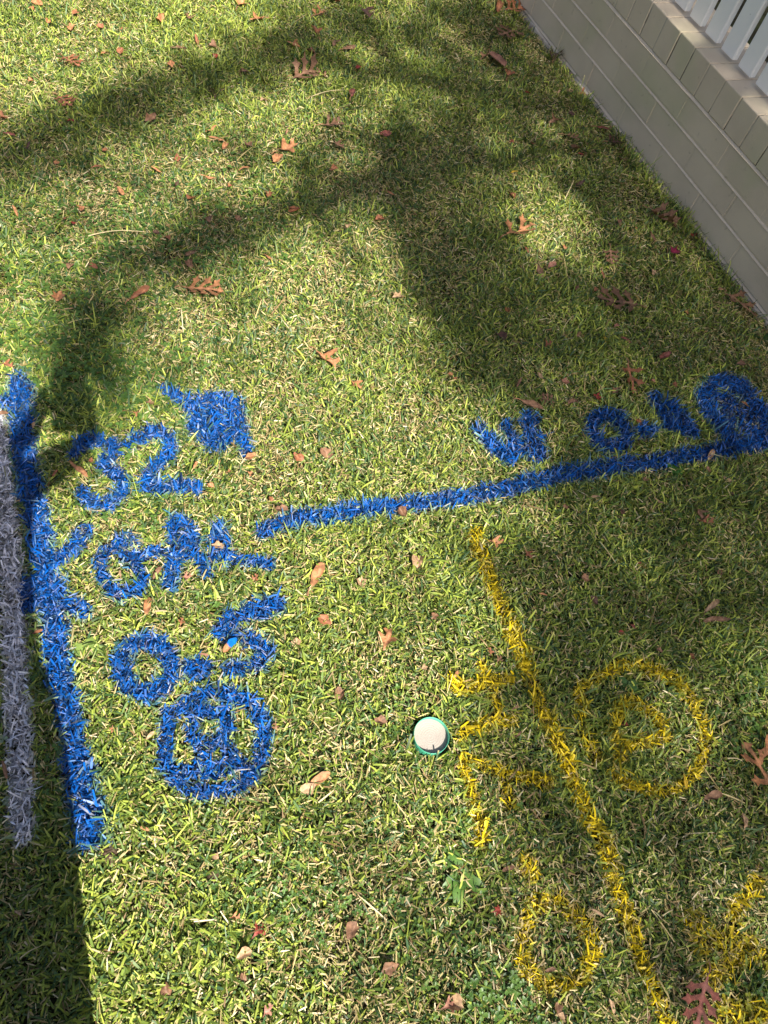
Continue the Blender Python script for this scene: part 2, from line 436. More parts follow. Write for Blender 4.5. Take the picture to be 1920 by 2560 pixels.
blunt = np.where(rng.random(n) < 0.45, r(0.55, 0.9), r(0.03, 0.25))      # mown ends stay square

cx = np.cos(az); cy = np.sin(az)
ts = [0.0, 0.36, 0.70, 1.0]
ws = [0.75, 1.0, 0.88, None]
V = np.empty((n, 8, 3), np.float32)
px_, py_, pz_ = x.copy(), y.copy(), z0.copy()
e = el.copy(); tprev = 0.0
wx = -cy * np.cos(roll); wy = cx * np.cos(roll); wz = np.sin(roll)
for i, t in enumerate(ts):
    dt = t - tprev
    if dt > 0:
        px_ = px_ + cx * np.cos(e) * L * dt; py_ = py_ + cy * np.cos(e) * L * dt; pz_ = pz_ + np.sin(e) * L * dt
        e = e - bend * dt
    tprev = t
    wv = wdt * (blunt if ws[i] is None else ws[i]) * 0.5
    V[:, 2 * i] = np.stack([px_ - wx * wv, py_ - wy * wv, pz_ - wz * wv], -1)
    V[:, 2 * i + 1] = np.stack([px_ + wx * wv, py_ + wy * wv, pz_ + wz * wv], -1)
gmin = (hz(x, y) + 0.001)[:, None]
V[:, :, 2] = np.maximum(V[:, :, 2], gmin)

# colours
def mixc(a, b, t): return a + (b - a) * t[..., None]
c_dark = np.array([0.030, 0.070, 0.018]); c_mid = np.array([0.175, 0.240, 0.036]); c_lime = np.array([0.420, 0.470, 0.075])
c_blue = np.array([0.080, 0.150, 0.070]); c_straw = np.array([0.520, 0.420, 0.190]); c_brown = np.array([0.220, 0.125, 0.055]); c_pale = np.array([0.72, 0.62, 0.40])
a = np.clip(rng.normal(0.42, 0.33, n) + 0.15 * lush, 0, 1)
grn = mixc(mixc(np.broadcast_to(c_dark, (n, 3)), np.broadcast_to(c_mid, (n, 3)), np.clip(a * 2, 0, 1)), np.broadcast_to(c_lime, (n, 3)), np.clip(a * 2 - 1, 0, 1))
grn = mixc(grn, np.broadcast_to(c_blue, (n, 3)), (rng.random(n) < 0.14) * 0.7)
dcol = mixc(np.broadcast_to(c_straw, (n, 3)), np.broadcast_to(c_brown, (n, 3)), np.clip(rng.random(n) * 1.5 - 0.55, 0, 1))
dcol = mixc(dcol, np.broadcast_to(c_pale, (n, 3)), (rng.random(n) < 0.18) * r(0.3, 1))
base = np.where(is_dry[:, None], dcol, grn) * r(0.75, 1.25)[:, None]
Cc = np.repeat(base[:, None, :], 8, 1)
straw_base = np.clip(r(-0.6, 0.8), 0, 1) * (~is_dry)                       # sheaths bleached at the bottom
Cc[:, 0:2] = mixc(Cc[:, 0:2], np.broadcast_to(c_straw * 0.8, (n, 2, 3)), np.repeat(straw_base[:, None], 2, 1))
cut = (rng.random(n) < 0.22) & ~is_dry                                      # mown tips dried out
Cc[:, 6:8] = mixc(Cc[:, 6:8], np.broadcast_to(c_straw * 1.1, (n, 2, 3)), np.repeat((cut * r(0.4, 1))[:, None], 2, 1))

mx_ = V[:, :, 0].mean(1); my_ = V[:, :, 1].mean(1)
pidx, pamt = paint_lookup(mx_, my_)
spray = np.clip(pamt * r(0.8, 1.5), 0, 1)
pc = np.where(pidx[:, None] >= 0, PART_COL[np.maximum(pidx, 0)], base)
pc = pc * np.where(rng.random(n) < 0.4, r(0.12, 0.7), r(0.75, 1.35))[:, None]  # random blades darkened, painting in the shaded gaps between sprayed blades
# light over-spray turns blades teal / pale
lvl = np.array([0.85, 0.95, 1.0, 1.0])
teal = np.clip((0.75 - pamt) / 0.5, 0, 1) * (pidx >= 0) * (pc[:, 2] > pc[:, 0] * 3)
pc = mixc(pc, np.broadcast_to([0.05, 0.27, 0.36], (n, 3)), teal * 0.7)
amt = np.clip(spray[:, None] * np.repeat(lvl, 2)[None, :], 0, 1)
deep = np.clip((pz_ - hz(x, y)) / 0.012, 0.0, 1)                            # paint lands on top, deep blades keep their green
amt = amt * np.where(pamt > 0.8, 1.0, 0.55 + 0.45 * deep)[:, None]
Cc = Cc * (1 - amt[..., None]) + pc[:, None, :] * amt[..., None]
FT = np.array([[0, 1, 3, 2], [2, 3, 5, 4], [4, 5, 7, 6]])
def blade_mesh(name, sel):
    m_ = len(sel)
    f = (np.arange(m_)[:, None, None] * 8 + FT[None]).reshape(-1, 4)
    return np_mesh(name, V[sel].reshape(-1, 3), f, Cc[sel].reshape(-1, 3))

owner = np.where(pamt > 0.5, pidx, -1)
# a hole for the round cap
CAP = at(1073, 1845)[:2]
free = np.hypot(mx_ - CAP[0], my_ - CAP[1]) > 0.037
free &= np.hypot(V[:, 6, 0] - CAP[0], V[:, 6, 1] - CAP[1]) > 0.031
free &= np.hypot(x - CAP[0], y - CAP[1]) > 0.036
go = link_mesh('grass', blade_mesh('grass', np.where((owner < 0) & free)[0]), M_grass)
tag(go, kind='stuff')
k = 0
for (nm, lab, colr, parts) in MARKS:
    grp = '%s sprayed survey marks on the grass' % colr
    if len(parts) == 1:
        o = link_mesh(nm, blade_mesh(nm, np.where(owner == k)[0]), M_paint)
        tag(o, lab, 'painted marking', grp); k += 1
        continue
    sel = np.where((owner >= k) & (owner < k + len(parts)))[0]
    root = empty(nm, (float(mx_[sel].mean()), float(my_[sel].mean()), 0.0), label=lab, cat='painted marking', group=grp)
    for (pn, _) in parts:
        link_mesh(pn, blade_mesh(pn, np.where(owner == k)[0]), M_paint, root); k += 1

# ------------------------------------------------------------------ clover and other low ground cover among the blades
def disc_leaf(m_, cx0, cy0, cz0, az0, rad, tilt):
    """m_ small rounded leaflets: fan of 7 vertices around a notch"""
    prof = np.array([[0, 0], [0.55, -0.62], [1.25, -0.80], [1.85, -0.36], [1.72, 0.0], [1.85, 0.36], [1.25, 0.80], [0.55, 0.62]])
    P = prof[None] * (rad[:, None, None] * 0.62)
    ca, sa = np.cos(az0)[:, None], np.sin(az0)[:, None]
    zz = P[..., 0] * np.tan(tilt)[:, None] + np.abs(P[..., 1]) * 0.35
    return np.stack([cx0[:, None] + P[..., 0] * ca - P[..., 1] * sa, cy0[:, None] + P[..., 0] * sa + P[..., 1] * ca, cz0[:, None] + zz], -1)

def clover_patch(name, regions):
    xs, ys, rs = [], [], []
    for (uu, vv, ru, rv, cnt, rr) in regions:
        q = rng.normal(0, 0.5, (cnt, 2))
        pts = np.array([at(uu + ru * a_, vv + rv * b_) for a_, b_ in q])
        xs.append(pts[:, 0]); ys.append(pts[:, 1]); rs.append(rng.uniform(0.7, 1.25, cnt) * rr)
    X_, Y_, R_ = map(np.concatenate, (xs, ys, rs))
    ok = (wall_dist(X_, Y_) > 0.03) & (np.hypot(X_ - CAP[0], Y_ - CAP[1]) > 0.042)
    pi2, pa2 = paint_lookup(X_, Y_)
    ok &= pa2 < 0.5
    X_, Y_, R_, pi2, pa2 = X_[ok], Y_[ok], R_[ok], pi2[ok], pa2[ok]
    c = len(X_)
    zz = hz(X_, Y_) + rng.uniform(0.012, 0.026, c)
    a0 = rng.uniform(0, 6.28, c)
    Vs, Cs = [], []
    col = mixc(np.broadcast_to([0.045, 0.105, 0.018], (c, 3)), np.broadcast_to([0.120, 0.215, 0.040], (c, 3)), rng.random(c))
    col = np.where((pi2 >= 0)[:, None], mixc(col, PART_COL[np.maximum(pi2, 0)], np.clip(pa2 * 1.3, 0, 1)), col)
    for j in range(3):
        Vs.append(disc_leaf(c, X_, Y_, zz, a0 + j * 2.094, R_, rng.uniform(-0.25, 0.45, c)))
        Cs.append(np.repeat((col * rng.uniform(0.85, 1.15, (c, 1)))[:, None, :], 8, 1))
    Vs = np.concatenate(Vs); Cs = np.concatenate(Cs)
    f = (np.arange(len(Vs))[:, None, None] * 8 + np.array([[0, 1, 2, 3], [0, 3, 4, 5], [0, 5, 6, 7]])[None]).reshape(-1, 4)
    o = link_mesh(name, np_mesh(name, Vs.reshape(-1, 3), f, Cs.reshape(-1, 3)), M_weed)
    return tag(o, kind='stuff')

clover_patch('clover', [(260, 960, 260, 130, 420, .0072), (150, 700, 330, 260, 420, .0062), (460, 600, 420, 220, 520, .0060), (90, 900, 160, 200, 160, .0066),
                        (620, 380, 500, 260, 360, .0062), (980, 1830, 160, 160, 60, .0046), (1220, 2480, 140, 120, 120, .0060), (1860, 1760, 90, 160, 110, .0062),
                        (1870, 2480, 90, 120, 70, .0055), (700, 2230, 420, 180, 330, .0040), (1150, 2060, 120, 120, 60, .0052), (1500, 1340, 300, 150, 80, .0055),
                        (420, 1330, 300, 200, 90, .0055), (100, 1900, 120, 260, 60, .006), (1000, 2300, 300, 150, 90, .0045)])

# ------------------------------------------------------------------ brick wall
SH0, SH1 = -8.0, 5.0                                # extent along the wall
Z0, CH = 0.026, 0.086                               # first bed joint, course height
wroot = empty('brick_wall', tuple(wpt(0, 0, 0)), label='low greige painted brick garden wall with a brick-on-edge top course', cat='wall')
d3 = lambda s, d, z: Vector(wpt(s, d, z))
ADV, NDV = Vector((*WD, 0)), Vector((*WN, 0))
brk = MB()
for c in range(3):
    off = 0.203 if c % 2 == 0 else 0.203 - 0.125
    s = off - 0.24 * math.ceil((off - SH0) / 0.24)
    while s < SH1:
        L0 = 0.2345
        j = random.uniform(-0.0012, 0.0012)
        brk.box(d3(s + 0.00275, j - 0.11, Z0 + CH * c + 0.0045), ADV * L0, NDV * 0.11, Vector((0, 0, 0.0775)), 0.0022)
        s += 0.24
brk.build('brickwork', M_brick, wroot)
# weather-struck bed joints: recessed at the top, slightly proud at the bottom edge
mo = MB()
for c in range(0, 4):
    z = Z0 + CH * c
    NS = 160
    prev = None
    for i in range(NS + 1):
        s = SH0 + (SH1 - SH0) * i / NS
        jz = random.uniform(-0.0009, 0.0009); jd = random.uniform(-0.0008, 0.0008)
        ring = [mo.bm.verts.new(d3(s, -0.06, z + 0.0042)), mo.bm.verts.new(d3(s, -0.0045 + jd, z + 0.0042)), mo.bm.verts.new(d3(s, 0.0022 + jd, z - 0.0040 + jz)),
                mo.bm.verts.new(d3(s, 0.0005, z - 0.0062 + jz)), mo.bm.verts.new(d3(s, -0.06, z - 0.0062))]
        if prev:
            for q in range(4): mo.bm.faces.new([prev[q], prev[q + 1], ring[q + 1], ring[q]])
        prev = ring
mo.build('bed_joint', M_mortar, wroot)
M_perp = noise_mat('scratched_joint', (0.14, 0.11, 0.08), (0.48, 0.405, 0.315), 11, 0.8, 0.2, 0.4, 150, p0=0.40, p1=0.55)
# perpends: a thin filled backing, 2.5 mm behind the brick faces
pb = MB()
pb.box(d3(SH0, -0.10, Z0 + 0.006), ADV * (SH1 - SH0), NDV * 0.0986, Vector((0, 0, 3 * CH - 0.014)))
pb.build('perpend_joint', M_brick, wroot)
# brick-on-edge course
ZC, ZT = Z0 + 3 * CH + 0.0045, 0.391
cp = MB()
s = 0.378 - 0.086 * math.ceil((0.378 - SH0) / 0.086)
while s < SH1:
    j = random.uniform(-0.0015, 0.0015)
    cp.box(d3(s + 0.0015, j - 0.225, ZC), ADV * 0.083, NDV * 0.225, Vector((0, 0, ZT - ZC + random.uniform(-.001, .001))), 0.0035, 2)
    s += 0.086
cp.build('coping', M_brick, wroot)
cb = MB(); cb.box(d3(SH0, -0.22, ZC + 0.002), ADV * (SH1 - SH0), NDV * 0.2180, Vector((0, 0, ZT - ZC - 0.0045)))
cb.build('coping_joint', M_perp, wroot)
# rough footing strip
ft = MB()
NS = 520
prev = None
for i in range(NS + 1):
    s = SH0 + (SH1 - SH0) * i / NS
    a_ = 0.0045 + 0.0035 * math.sin(s * 9.1) * math.sin(s * 23.7 + 1) + random.uniform(-.0012, .0012)
    zt_ = Z0 - 0.0065 + 0.0012 * math.sin(s * 31)
    ring = [d3(s, -0.10, zt_), d3(s, a_ - 0.004, zt_), d3(s, a_, zt_ - 0.005), d3(s, a_ + 0.002 + random.uniform(0, .002), zt_ - 0.018), d3(s, a_ + 0.006 + random.uniform(0, .004), -0.02), d3(s, a_ + 0.006, -0.08)]
    ring = [ft.bm.verts.new(p) for p in ring]
    if prev:
        for q in range(5): ft.bm.faces.new([prev[q], prev[q + 1], ring[q + 1], ring[q]])
    prev = ring
ft.build('footing', M_foot, wroot)
# raised bed behind the wall
bd = MB(); bd.box(d3(SH0, -6.0, -0.1), ADV * (SH1 - SH0), NDV * 5.772, Vector((0, 0, 0.42)))
tag(bd.build('garden_bed', M_soil), kind='structure')

# ------------------------------------------------------------------ white slat fence
FH = 1.05
fr = empty('slat_fence', tuple(wpt(0, -0.08, ZT)), label='white painted slat fence standing on the brick wall', cat='fence')
def slat_mesh():
    mb = MB()
    W_, T_ = 0.066, 0.022
    prof = []
    rr = 0.005
    for (cx_, cy_, a0) in ((W_ - rr, T_ - rr, 0), (rr, T_ - rr, 90), (rr, rr, 180), (W_ - rr, rr, 270)):
        for k_ in range(5):
            a_ = math.radians(a0 + 22.5 * k_)
            prof.append((cx_ + rr * math.cos(a_), cy_ + rr * math.sin(a_)))
    rings = []
    for (zz, ins) in ((0.0, 0.0025), (0.0025, 0.0), (FH - 0.02, 0.0), (FH, 0.006)):
        rings.append([mb.bm.verts.new((min(max(p[0], ins), W_ - ins), min(max(p[1], ins), T_ - ins), zz)) for p in prof])
    for a_, b_ in zip(rings[:-1], rings[1:]):
        for q in range(len(prof)):
            mb.bm.faces.new([a_[q], a_[(q + 1) % len(prof)], b_[(q + 1) % len(prof)], b_[q]])
    mb.bm.faces.new(rings[0][::-1]); mb.bm.faces.new(rings[-1])
    return mb
proto = slat_mesh().build('slat', M_white, fr, loc=(0, 0, 0))
ang = math.atan2(WD[1], WD[0])
kmin = -62; kmax = 36
first = True
for i in range(kmin, kmax):
    o = proto if first else proto.copy()
    if not first: COL.objects.link(o); o.parent = fr
    first = False
    s0_ = 0.128 + 0.0925 * i
    p = wpt(s0_, -0.072 - 0.022 + random.uniform(-.0008, .0008), ZT + 0.009 + random.uniform(-.001, .0015))
    # local x along the wall, local y out of the wall
    M_ = Matrix(((WD[0], WN[0], 0), (WD[1], WN[1], 0), (0, 0, 1))).to_4x4()
    M_ = M_ @ Matrix.Rotation(random.uniform(-.003, .003), 4, 'Y')
    M_.translation = Vector(p) - fr.location
    o.matrix_local = M_
for zz in (0.16, 0.84):
    rl = MB(); rl.box(d3(SH0 + 2.2, -0.134, ZT + zz), ADV * 9.0, NDV * 0.0385, Vector((0, 0, 0.07)), 0.003)
    rl.build('rail', M_white, fr)
for s in (-5.5, -3.4, -1.3, 0.8, 2.9):
    po = MB(); po.box(d3(s - 0.045, -0.226, ZT - 0.05), ADV * 0.09, NDV * 0.09, Vector((0, 0, FH + 0.03)), 0.004)
    po.build('post', M_white, fr)

# ------------------------------------------------------------------ round cap let into the lawn
def lathe(name, prof, mat, parent, loc=(0, 0, 0), seg=64, smooth=True):
    bm = bmesh.new(); rings = []
    for (rr, zz) in prof:
        if rr < 1e-5: rings.append([bm.verts.new((0, 0, zz))])
        else: rings.append([bm.verts.new((rr * math.cos(2 * PI * i / seg), rr * math.sin(2 * PI * i / seg), zz)) for i in range(seg)])
    for a_, b_ in zip(rings[:-1], rings[1:]):
        for i in range(seg):
            j = (i + 1) % seg
            if len(a_) == 1: bm.faces.new([a_[0], b_[i], b_[j]])
            elif len(b_) == 1: bm.faces.new([a_[i], a_[j], b_[0]])
            else: bm.faces.new([a_[i], a_[j], b_[j], b_[i]])
    bmesh.ops.recalc_face_normals(bm, faces=bm.faces[:])
    me = bpy.data.meshes.new(name); bm.to_mesh(me); bm.free()
    if smooth: me.polygons.foreach_set('use_smooth', np.ones(len(me.polygons), bool))
    return link_mesh(name, me, mat, parent, loc)
M_rim = noise_mat('mint_plastic', (0.06, 0.36, 0.22), (0.09, 0.42, 0.27), 30, 0.35, 0.5, 0.0)
M_disc = noise_mat('cream_plastic', (0.335, 0.29, 0.25), (0.37, 0.325, 0.28), 40, 0.55, 0.3, 0.1, 200, extra=[((0.25, 0.21, 0.17), 70, 0.66, 0.78)])
cr = empty('pipe_cap', (float(CAP[0]), float(CAP[1]), 0.0), label='round cream cap with a mint green rim let into the grass', cat='cap')
lathe('rim', [(0.0342, -0.02), (0.0346, 0.018), (0.0345, 0.0202), (0.0341, 0.0207), (0.0337, 0.0202), (0.0336, 0.009)], M_rim, cr)
dp = [(0.0336, 0.0090)]
for k_ in range(7):
    rr = 0.030 - 0.0042 * k_
    dp += [(rr, 0.0090), (rr - 0.0006, 0.00915), (rr - 0.0012, 0.00915), (rr - 0.0018, 0.0090)]
dp += [(0.0, 0.0091)]
lathe('disc', dp, M_disc, cr)

# ------------------------------------------------------------------ fallen leaves
LEAF_K = 0.88
LC = {'orange': (0.44, 0.195, 0.085), 'rust': (0.31, 0.120, 0.055), 'brown': (0.25, 0.130, 0.072), 'tan': (0.46, 0.29, 0.16), 'dark brown': (0.105, 0.052, 0.035),
      'red': (0.28, 0.045, 0.030), 'pinkish': (0.38, 0.175, 0.115), 'yellow': (0.62, 0.40, 0.035), 'olive': (0.27, 0.20, 0.045), 'magenta': (0.25, 0.018, 0.055), 'reddish brown': (0.27, 0.085, 0.060)}

def outline_oak(pairs=3, seed=0):
    """half outlines of a pin-oak leaf: deep round bays, forked bristle-tipped lobes; x along the leaf 0..1"""
    rs = random.Random(seed)
    def side(sg):
        pts = [(0.0, 0.015 * sg), (0.10, 0.03 * sg)]
        for i in range(pairs):
            f = i / max(1, pairs - 1)
            xb = 0.13 + (0.22 if pairs == 3 else 0.34) * i
            th_ = math.radians(rs.uniform(58, 72) - 14 * f)
            ln_ = (0.36 + 0.10 * math.sin(PI * (0.2 + 0.5 * f))) * rs.uniform(0.8, 1.1)
            dx_, dy_ = math.cos(th_), math.sin(th_)
            def ap(t, p_): return (xb + 0.06 + t * ln_ * dx_ - p_ * dy_, (0.03 + t * ln_ * dy_ + p_ * dx_) * sg)
            pts += [(xb - 0.02, 0.035 * sg), (xb + 0.012, 0.055 * sg), ap(.45, .040), ap(.66, .105), ap(.72, .045), ap(1.0, .012), ap(.74, -.042), ap(.70, -.115), ap(.42, -.048), (xb + 0.125, 0.06 * sg), (xb + 0.155, 0.036 * sg)]
        pts += [(0.84, 0.05 * sg), (0.88, 0.13 * sg), (0.93, 0.085 * sg)]
        return pts
    up = side(1); lo = side(-1)
    # keep x increasing enough not to self-cross between lobes
    return up + [(1.0, 0.0)] + lo[::-1]

def outline_oval(seed=0, w_=0.22):
    rs = random.Random(seed)
    return [(0.5 - 0.5 * math.cos(a_), w_ * rs.uniform(0.80, 1.12) * math.sin(a_) * (1.1 - 0.25 * math.cos(a_ * 0.5 if a_ < PI else (2 * PI - a_) * 0.5)) * (0.85 + 0.15 * math.sin(a_))) for a_ in np.linspace(0, 2 * PI, 22)[:-1]]

def outline_scrap(seed=0):
    rs = random.Random(seed)
    return [(0.5 + 0.5 * math.cos(a_) * rs.uniform(0.55, 1.1), 0.36 * math.sin(a_) * rs.uniform(0.5, 1.25)) for a_ in np.linspace(0, 2 * PI, 15)[:-1]]

def outline_forked(seed=0):
    rs = random.Random(seed)
    return [(0, .02), (.15, .05), (.25, .10), (.42, .30), (.55, .42), (.60, .36), (.56, .2), (.52, .11), (.68, .10), (.80, .24 + .1 * rs.random()), (.90, .22), (.86, .08), (1.0, .0),
            (.86, -.06), (.70, -.09), (.58, -.10), (.60, -.22), (.50, -.38), (.42, -.36), (.40, -.18), (.25, -.08), (.12, -.04), (0, -.02)]

def outline_maple(seed=0):
    pts = []
    tips = [(-150, .32), (-95, .50), (-45, .62), (0, .72), (45, .62), (95, .50), (150, .32)]
    for i, (a_, rr) in enumerate(tips):
        a0 = math.radians(a_)
        pts.append((0.36 + rr * 0.9 * math.cos(a0), rr * 0.8 * math.sin(a0)))
        if i < len(tips) - 1:
            am = math.radians((a_ + tips[i + 1][0]) / 2)
            pts.append((0.36 + 0.21 * math.cos(am), 0.21 * math.sin(am)))
    pts.append((0.2, 0.0))
    return pts

def leaf_mesh(kind, seed, length, color, curl, half_blue=False):
    rs = random.Random(seed * 7 + 3)
    ol = {'oak': lambda: outline_oak(3 if rs.random() < 0.75 else 2, seed), 'oval': lambda: outline_oval(seed), 'scrap': lambda: outline_scrap(seed),
          'fork': lambda: outline_forked(seed), 'maple': lambda: outline_maple(seed), 'long': lambda: outline_oval(seed, 0.13)}[kind]()
    pts = [Vector(p) for p in ol]
    # resample the outline so that it can bend
    fine_ = []
    for a_, b_ in zip(pts, pts[1:] + pts[:1]):
        nseg = max(1, int((b_ - a_).length / 0.09))
        for q in range(nseg): fine_.append(a_.lerp(b_, q / nseg))
    no = len(fine_)
    inner = [Vector((ix * 0.095 + rs.uniform(-.01, .01), iy * 0.085 + rs.uniform(-.01, .01))) for ix in range(0, 12) for iy in range(-7, 8)] + [Vector((ix * 0.06 + 0.02, 0.0)) for ix in range(16)]
    def inside(p):
        c_ = False
        for i in range(no):
            a_, b_ = fine_[i], fine_[i - 1]
            if (a_.y > p.y) != (b_.y > p.y) and p.x < (b_.x - a_.x) * (p.y - a_.y) / (b_.y - a_.y) + a_.x: c_ = not c_
        return c_
    inner = [p for p in inner if inside(p) and min((p - q).length for q in fine_) > 0.022]
    res = geometry.delaunay_2d_cdt(fine_ + inner, [], [list(range(no))], 1, 1e-5)
    vs, fs = res[0], res[2]
    P = np.array([(p.x, p.y) for p in vs])
    F_ = np.array([list(f) for f in fs])
    cu = curl
    xx, yy = P[:, 0], P[:, 1]
    k1, k2, k3, k4 = rs.uniform(-1, 1), rs.uniform(-1, 1), rs.uniform(-1, 1), rs.uniform(0, 6)
    zz = cu * (0.55 * yy * yy * (1.2 + k1) + 0.30 * k2 * (xx - 0.5) ** 2 + 0.5 * k3 * (xx - 0.5) * yy + 0.022 * np.sin(9 * xx + 5 * yy + k4) + 0.014 * np.sin(17 * yy + 11 * xx))
    zz += (0.10 + 0.25 * cu * rs.random()) * np.abs(yy)
    Vv = np.stack([(xx - 0.5) * length, yy * length, zz * length], -1)
    col = LEAF_K * np.array(LC[color])[None] * (1 + 0.16 * np.sin(13 * xx + 7 * yy + k4) + 0.12 * np.sin(29 * yy - 17 * xx))[:, None]
    col = np.where((np.abs(yy) < 0.018)[:, None], col * 1.25 + 0.02, col)
    if half_blue: col = np.where((xx + 0.15 * yy > 0.42)[:, None], np.array([[0.0, 0.14, 0.52]]), col)
    edge = np.arange(len(P)) < no
    col[edge] *= 0.82
    if len(F_) == 0: raise RuntimeError(kind)
    return np_mesh('leaf', Vv, F_, col, smooth=True)

def stalk_mesh(length):
    mb = bmesh.new(); rings = []
    for t in np.linspace(0, 1, 5):
        rr = 0.0011 + 0.0005 * t
        c_ = Vector((-0.5 * length - t * 0.022, 0.003 * math.sin(3 * t), 0.0015 - 0.004 * t * t))
        rings.append([mb.verts.new(c_ + Vector((0, rr * math.cos(q * PI / 3), rr * math.sin(q * PI / 3)))) for q in range(6)])
    for a_, b_ in zip(rings[:-1], rings[1:]):
        for q in range(6): mb.faces.new([a_[q], a_[(q + 1) % 6], b_[(q + 1) % 6], b_[q]])
    me = bpy.data.meshes.new('stalk'); mb.to_mesh(me); mb.free()
    return me
M_stalk = noise_mat('leaf_stalk', (0.20, 0.09, 0.045), (0.30, 0.15, 0.08), 60, 0.6, 0.3, 0.0)

# (photo x, photo y, length px, kind, colour, heading degrees or None, curl)
LV = []
def add(scale, ox, oy, rows):
    for rw in rows:
        x_, y_, l_, kd, cl = rw[:5]
        LV.append((ox + x_ / scale, oy + y_ / scale, l_ / scale, kd, cl, rw[5] if len(rw) > 5 else None, rw[6] if len(rw) > 6 else None))
add(2.304, 1200, 0, [
 (115, 30, 120, 'long', 'rust', 70), (240, 55, 110, 'oak', 'rust', 10), (165, 185, 115, 'oak', 'brown', 200), (98, 340, 125, 'oval', 'pinkish', -55, .35), (165, 425, 70, 'fork', 'rust'),
 (28, 322, 60, 'fork', 'brown'), (445, 332, 72, 'oak', 'dark brown'), (275, 535, 36, 'scrap', 'red'), (75, 592, 48, 'scrap', 'dark brown'), (588, 540, 50, 'fork', 'rust'),
 (522, 522, 45, 'oval', 'tan', 20), (455, 525, 26, 'oval', 'tan'), (430, 695, 75, 'fork', 'brown', 200), (528, 652, 40, 'scrap', 'dark brown'), (705, 752, 70, 'oval', 'reddish brown', 0, .5),
 (525, 805, 70, 'oak', 'brown'), (545, 862, 70, 'scrap', 'brown'), (434, 832, 60, 'oval', 'olive', -80), (770, 835, 95, 'oak', 'dark brown', 10), (812, 925, 60, 'fork', 'brown'),
 (180, 812, 34, 'scrap', 'red'), (300, 832, 34, 'scrap', 'rust'), (575, 902, 36, 'scrap', 'red'), (190, 1008, 46, 'oval', 'yellow', 10), (178, 1135, 52, 'scrap', 'rust'),
 (572, 1066, 90, 'long', 'dark brown', 35, 1.5), (232, 1340, 175, 'oak', 'orange', 20, .9), (265, 1450, 60, 'long', 'rust', -70), (484, 1428, 32, 'scrap', 'orange'), (748, 1490, 100, 'oak', 'brown', -75),
 (1040, 1275, 140, 'oak', 'brown', -35), (1125, 1465, 90, 'maple', 'magenta', 10), (982, 1372, 80, 'long', 'brown', -70, 1.2), (792, 1292, 36, 'scrap', 'brown'), (892, 1326, 34, 'oval', 'orange'),
 (335, 1570, 85, 'oval', 'brown', -60), (412, 1546, 55, 'scrap', 'pinkish'), (705, 1582, 48, 'long', 'rust', -60), (1000, 1565, 36, 'scrap', 'tan'), (665, 1670, 32, 'scrap', 'rust'), (545, 1665, 48, 'scrap', 'brown'),
 (800, 1735, 200, 'oak', 'brown', 170, .5), (910, 1712, 44, 'oval', 'olive', -45), (1380, 1670, 44, 'oval', 'tan', 20), (1500, 1765, 160, 'oak', 'brown', -35), (1190, 1797, 36, 'scrap', 'orange'),
 (795, 1866, 54, 'oval', 'pinkish', 30), (720, 1952, 50, 'oval', 'yellow', -80), (850, 1952, 76, 'long', 'reddish brown', -30, 1.6), (395, 1985, 58, 'fork', 'rust'), (120, 1940, 80, 'scrap', 'dark brown'),
 (580, 1930, 44, 'scrap', 'brown'), (1060, 2056, 72, 'oval', 'reddish brown', 15, 1.0), (940, 2012, 34, 'scrap', 'tan'), (155, 1792, 44, 'scrap', 'rust'), (1270, 1355, 36, 'scrap', 'red', None), (1455, 1640, 30, 'scrap', 'brown')])
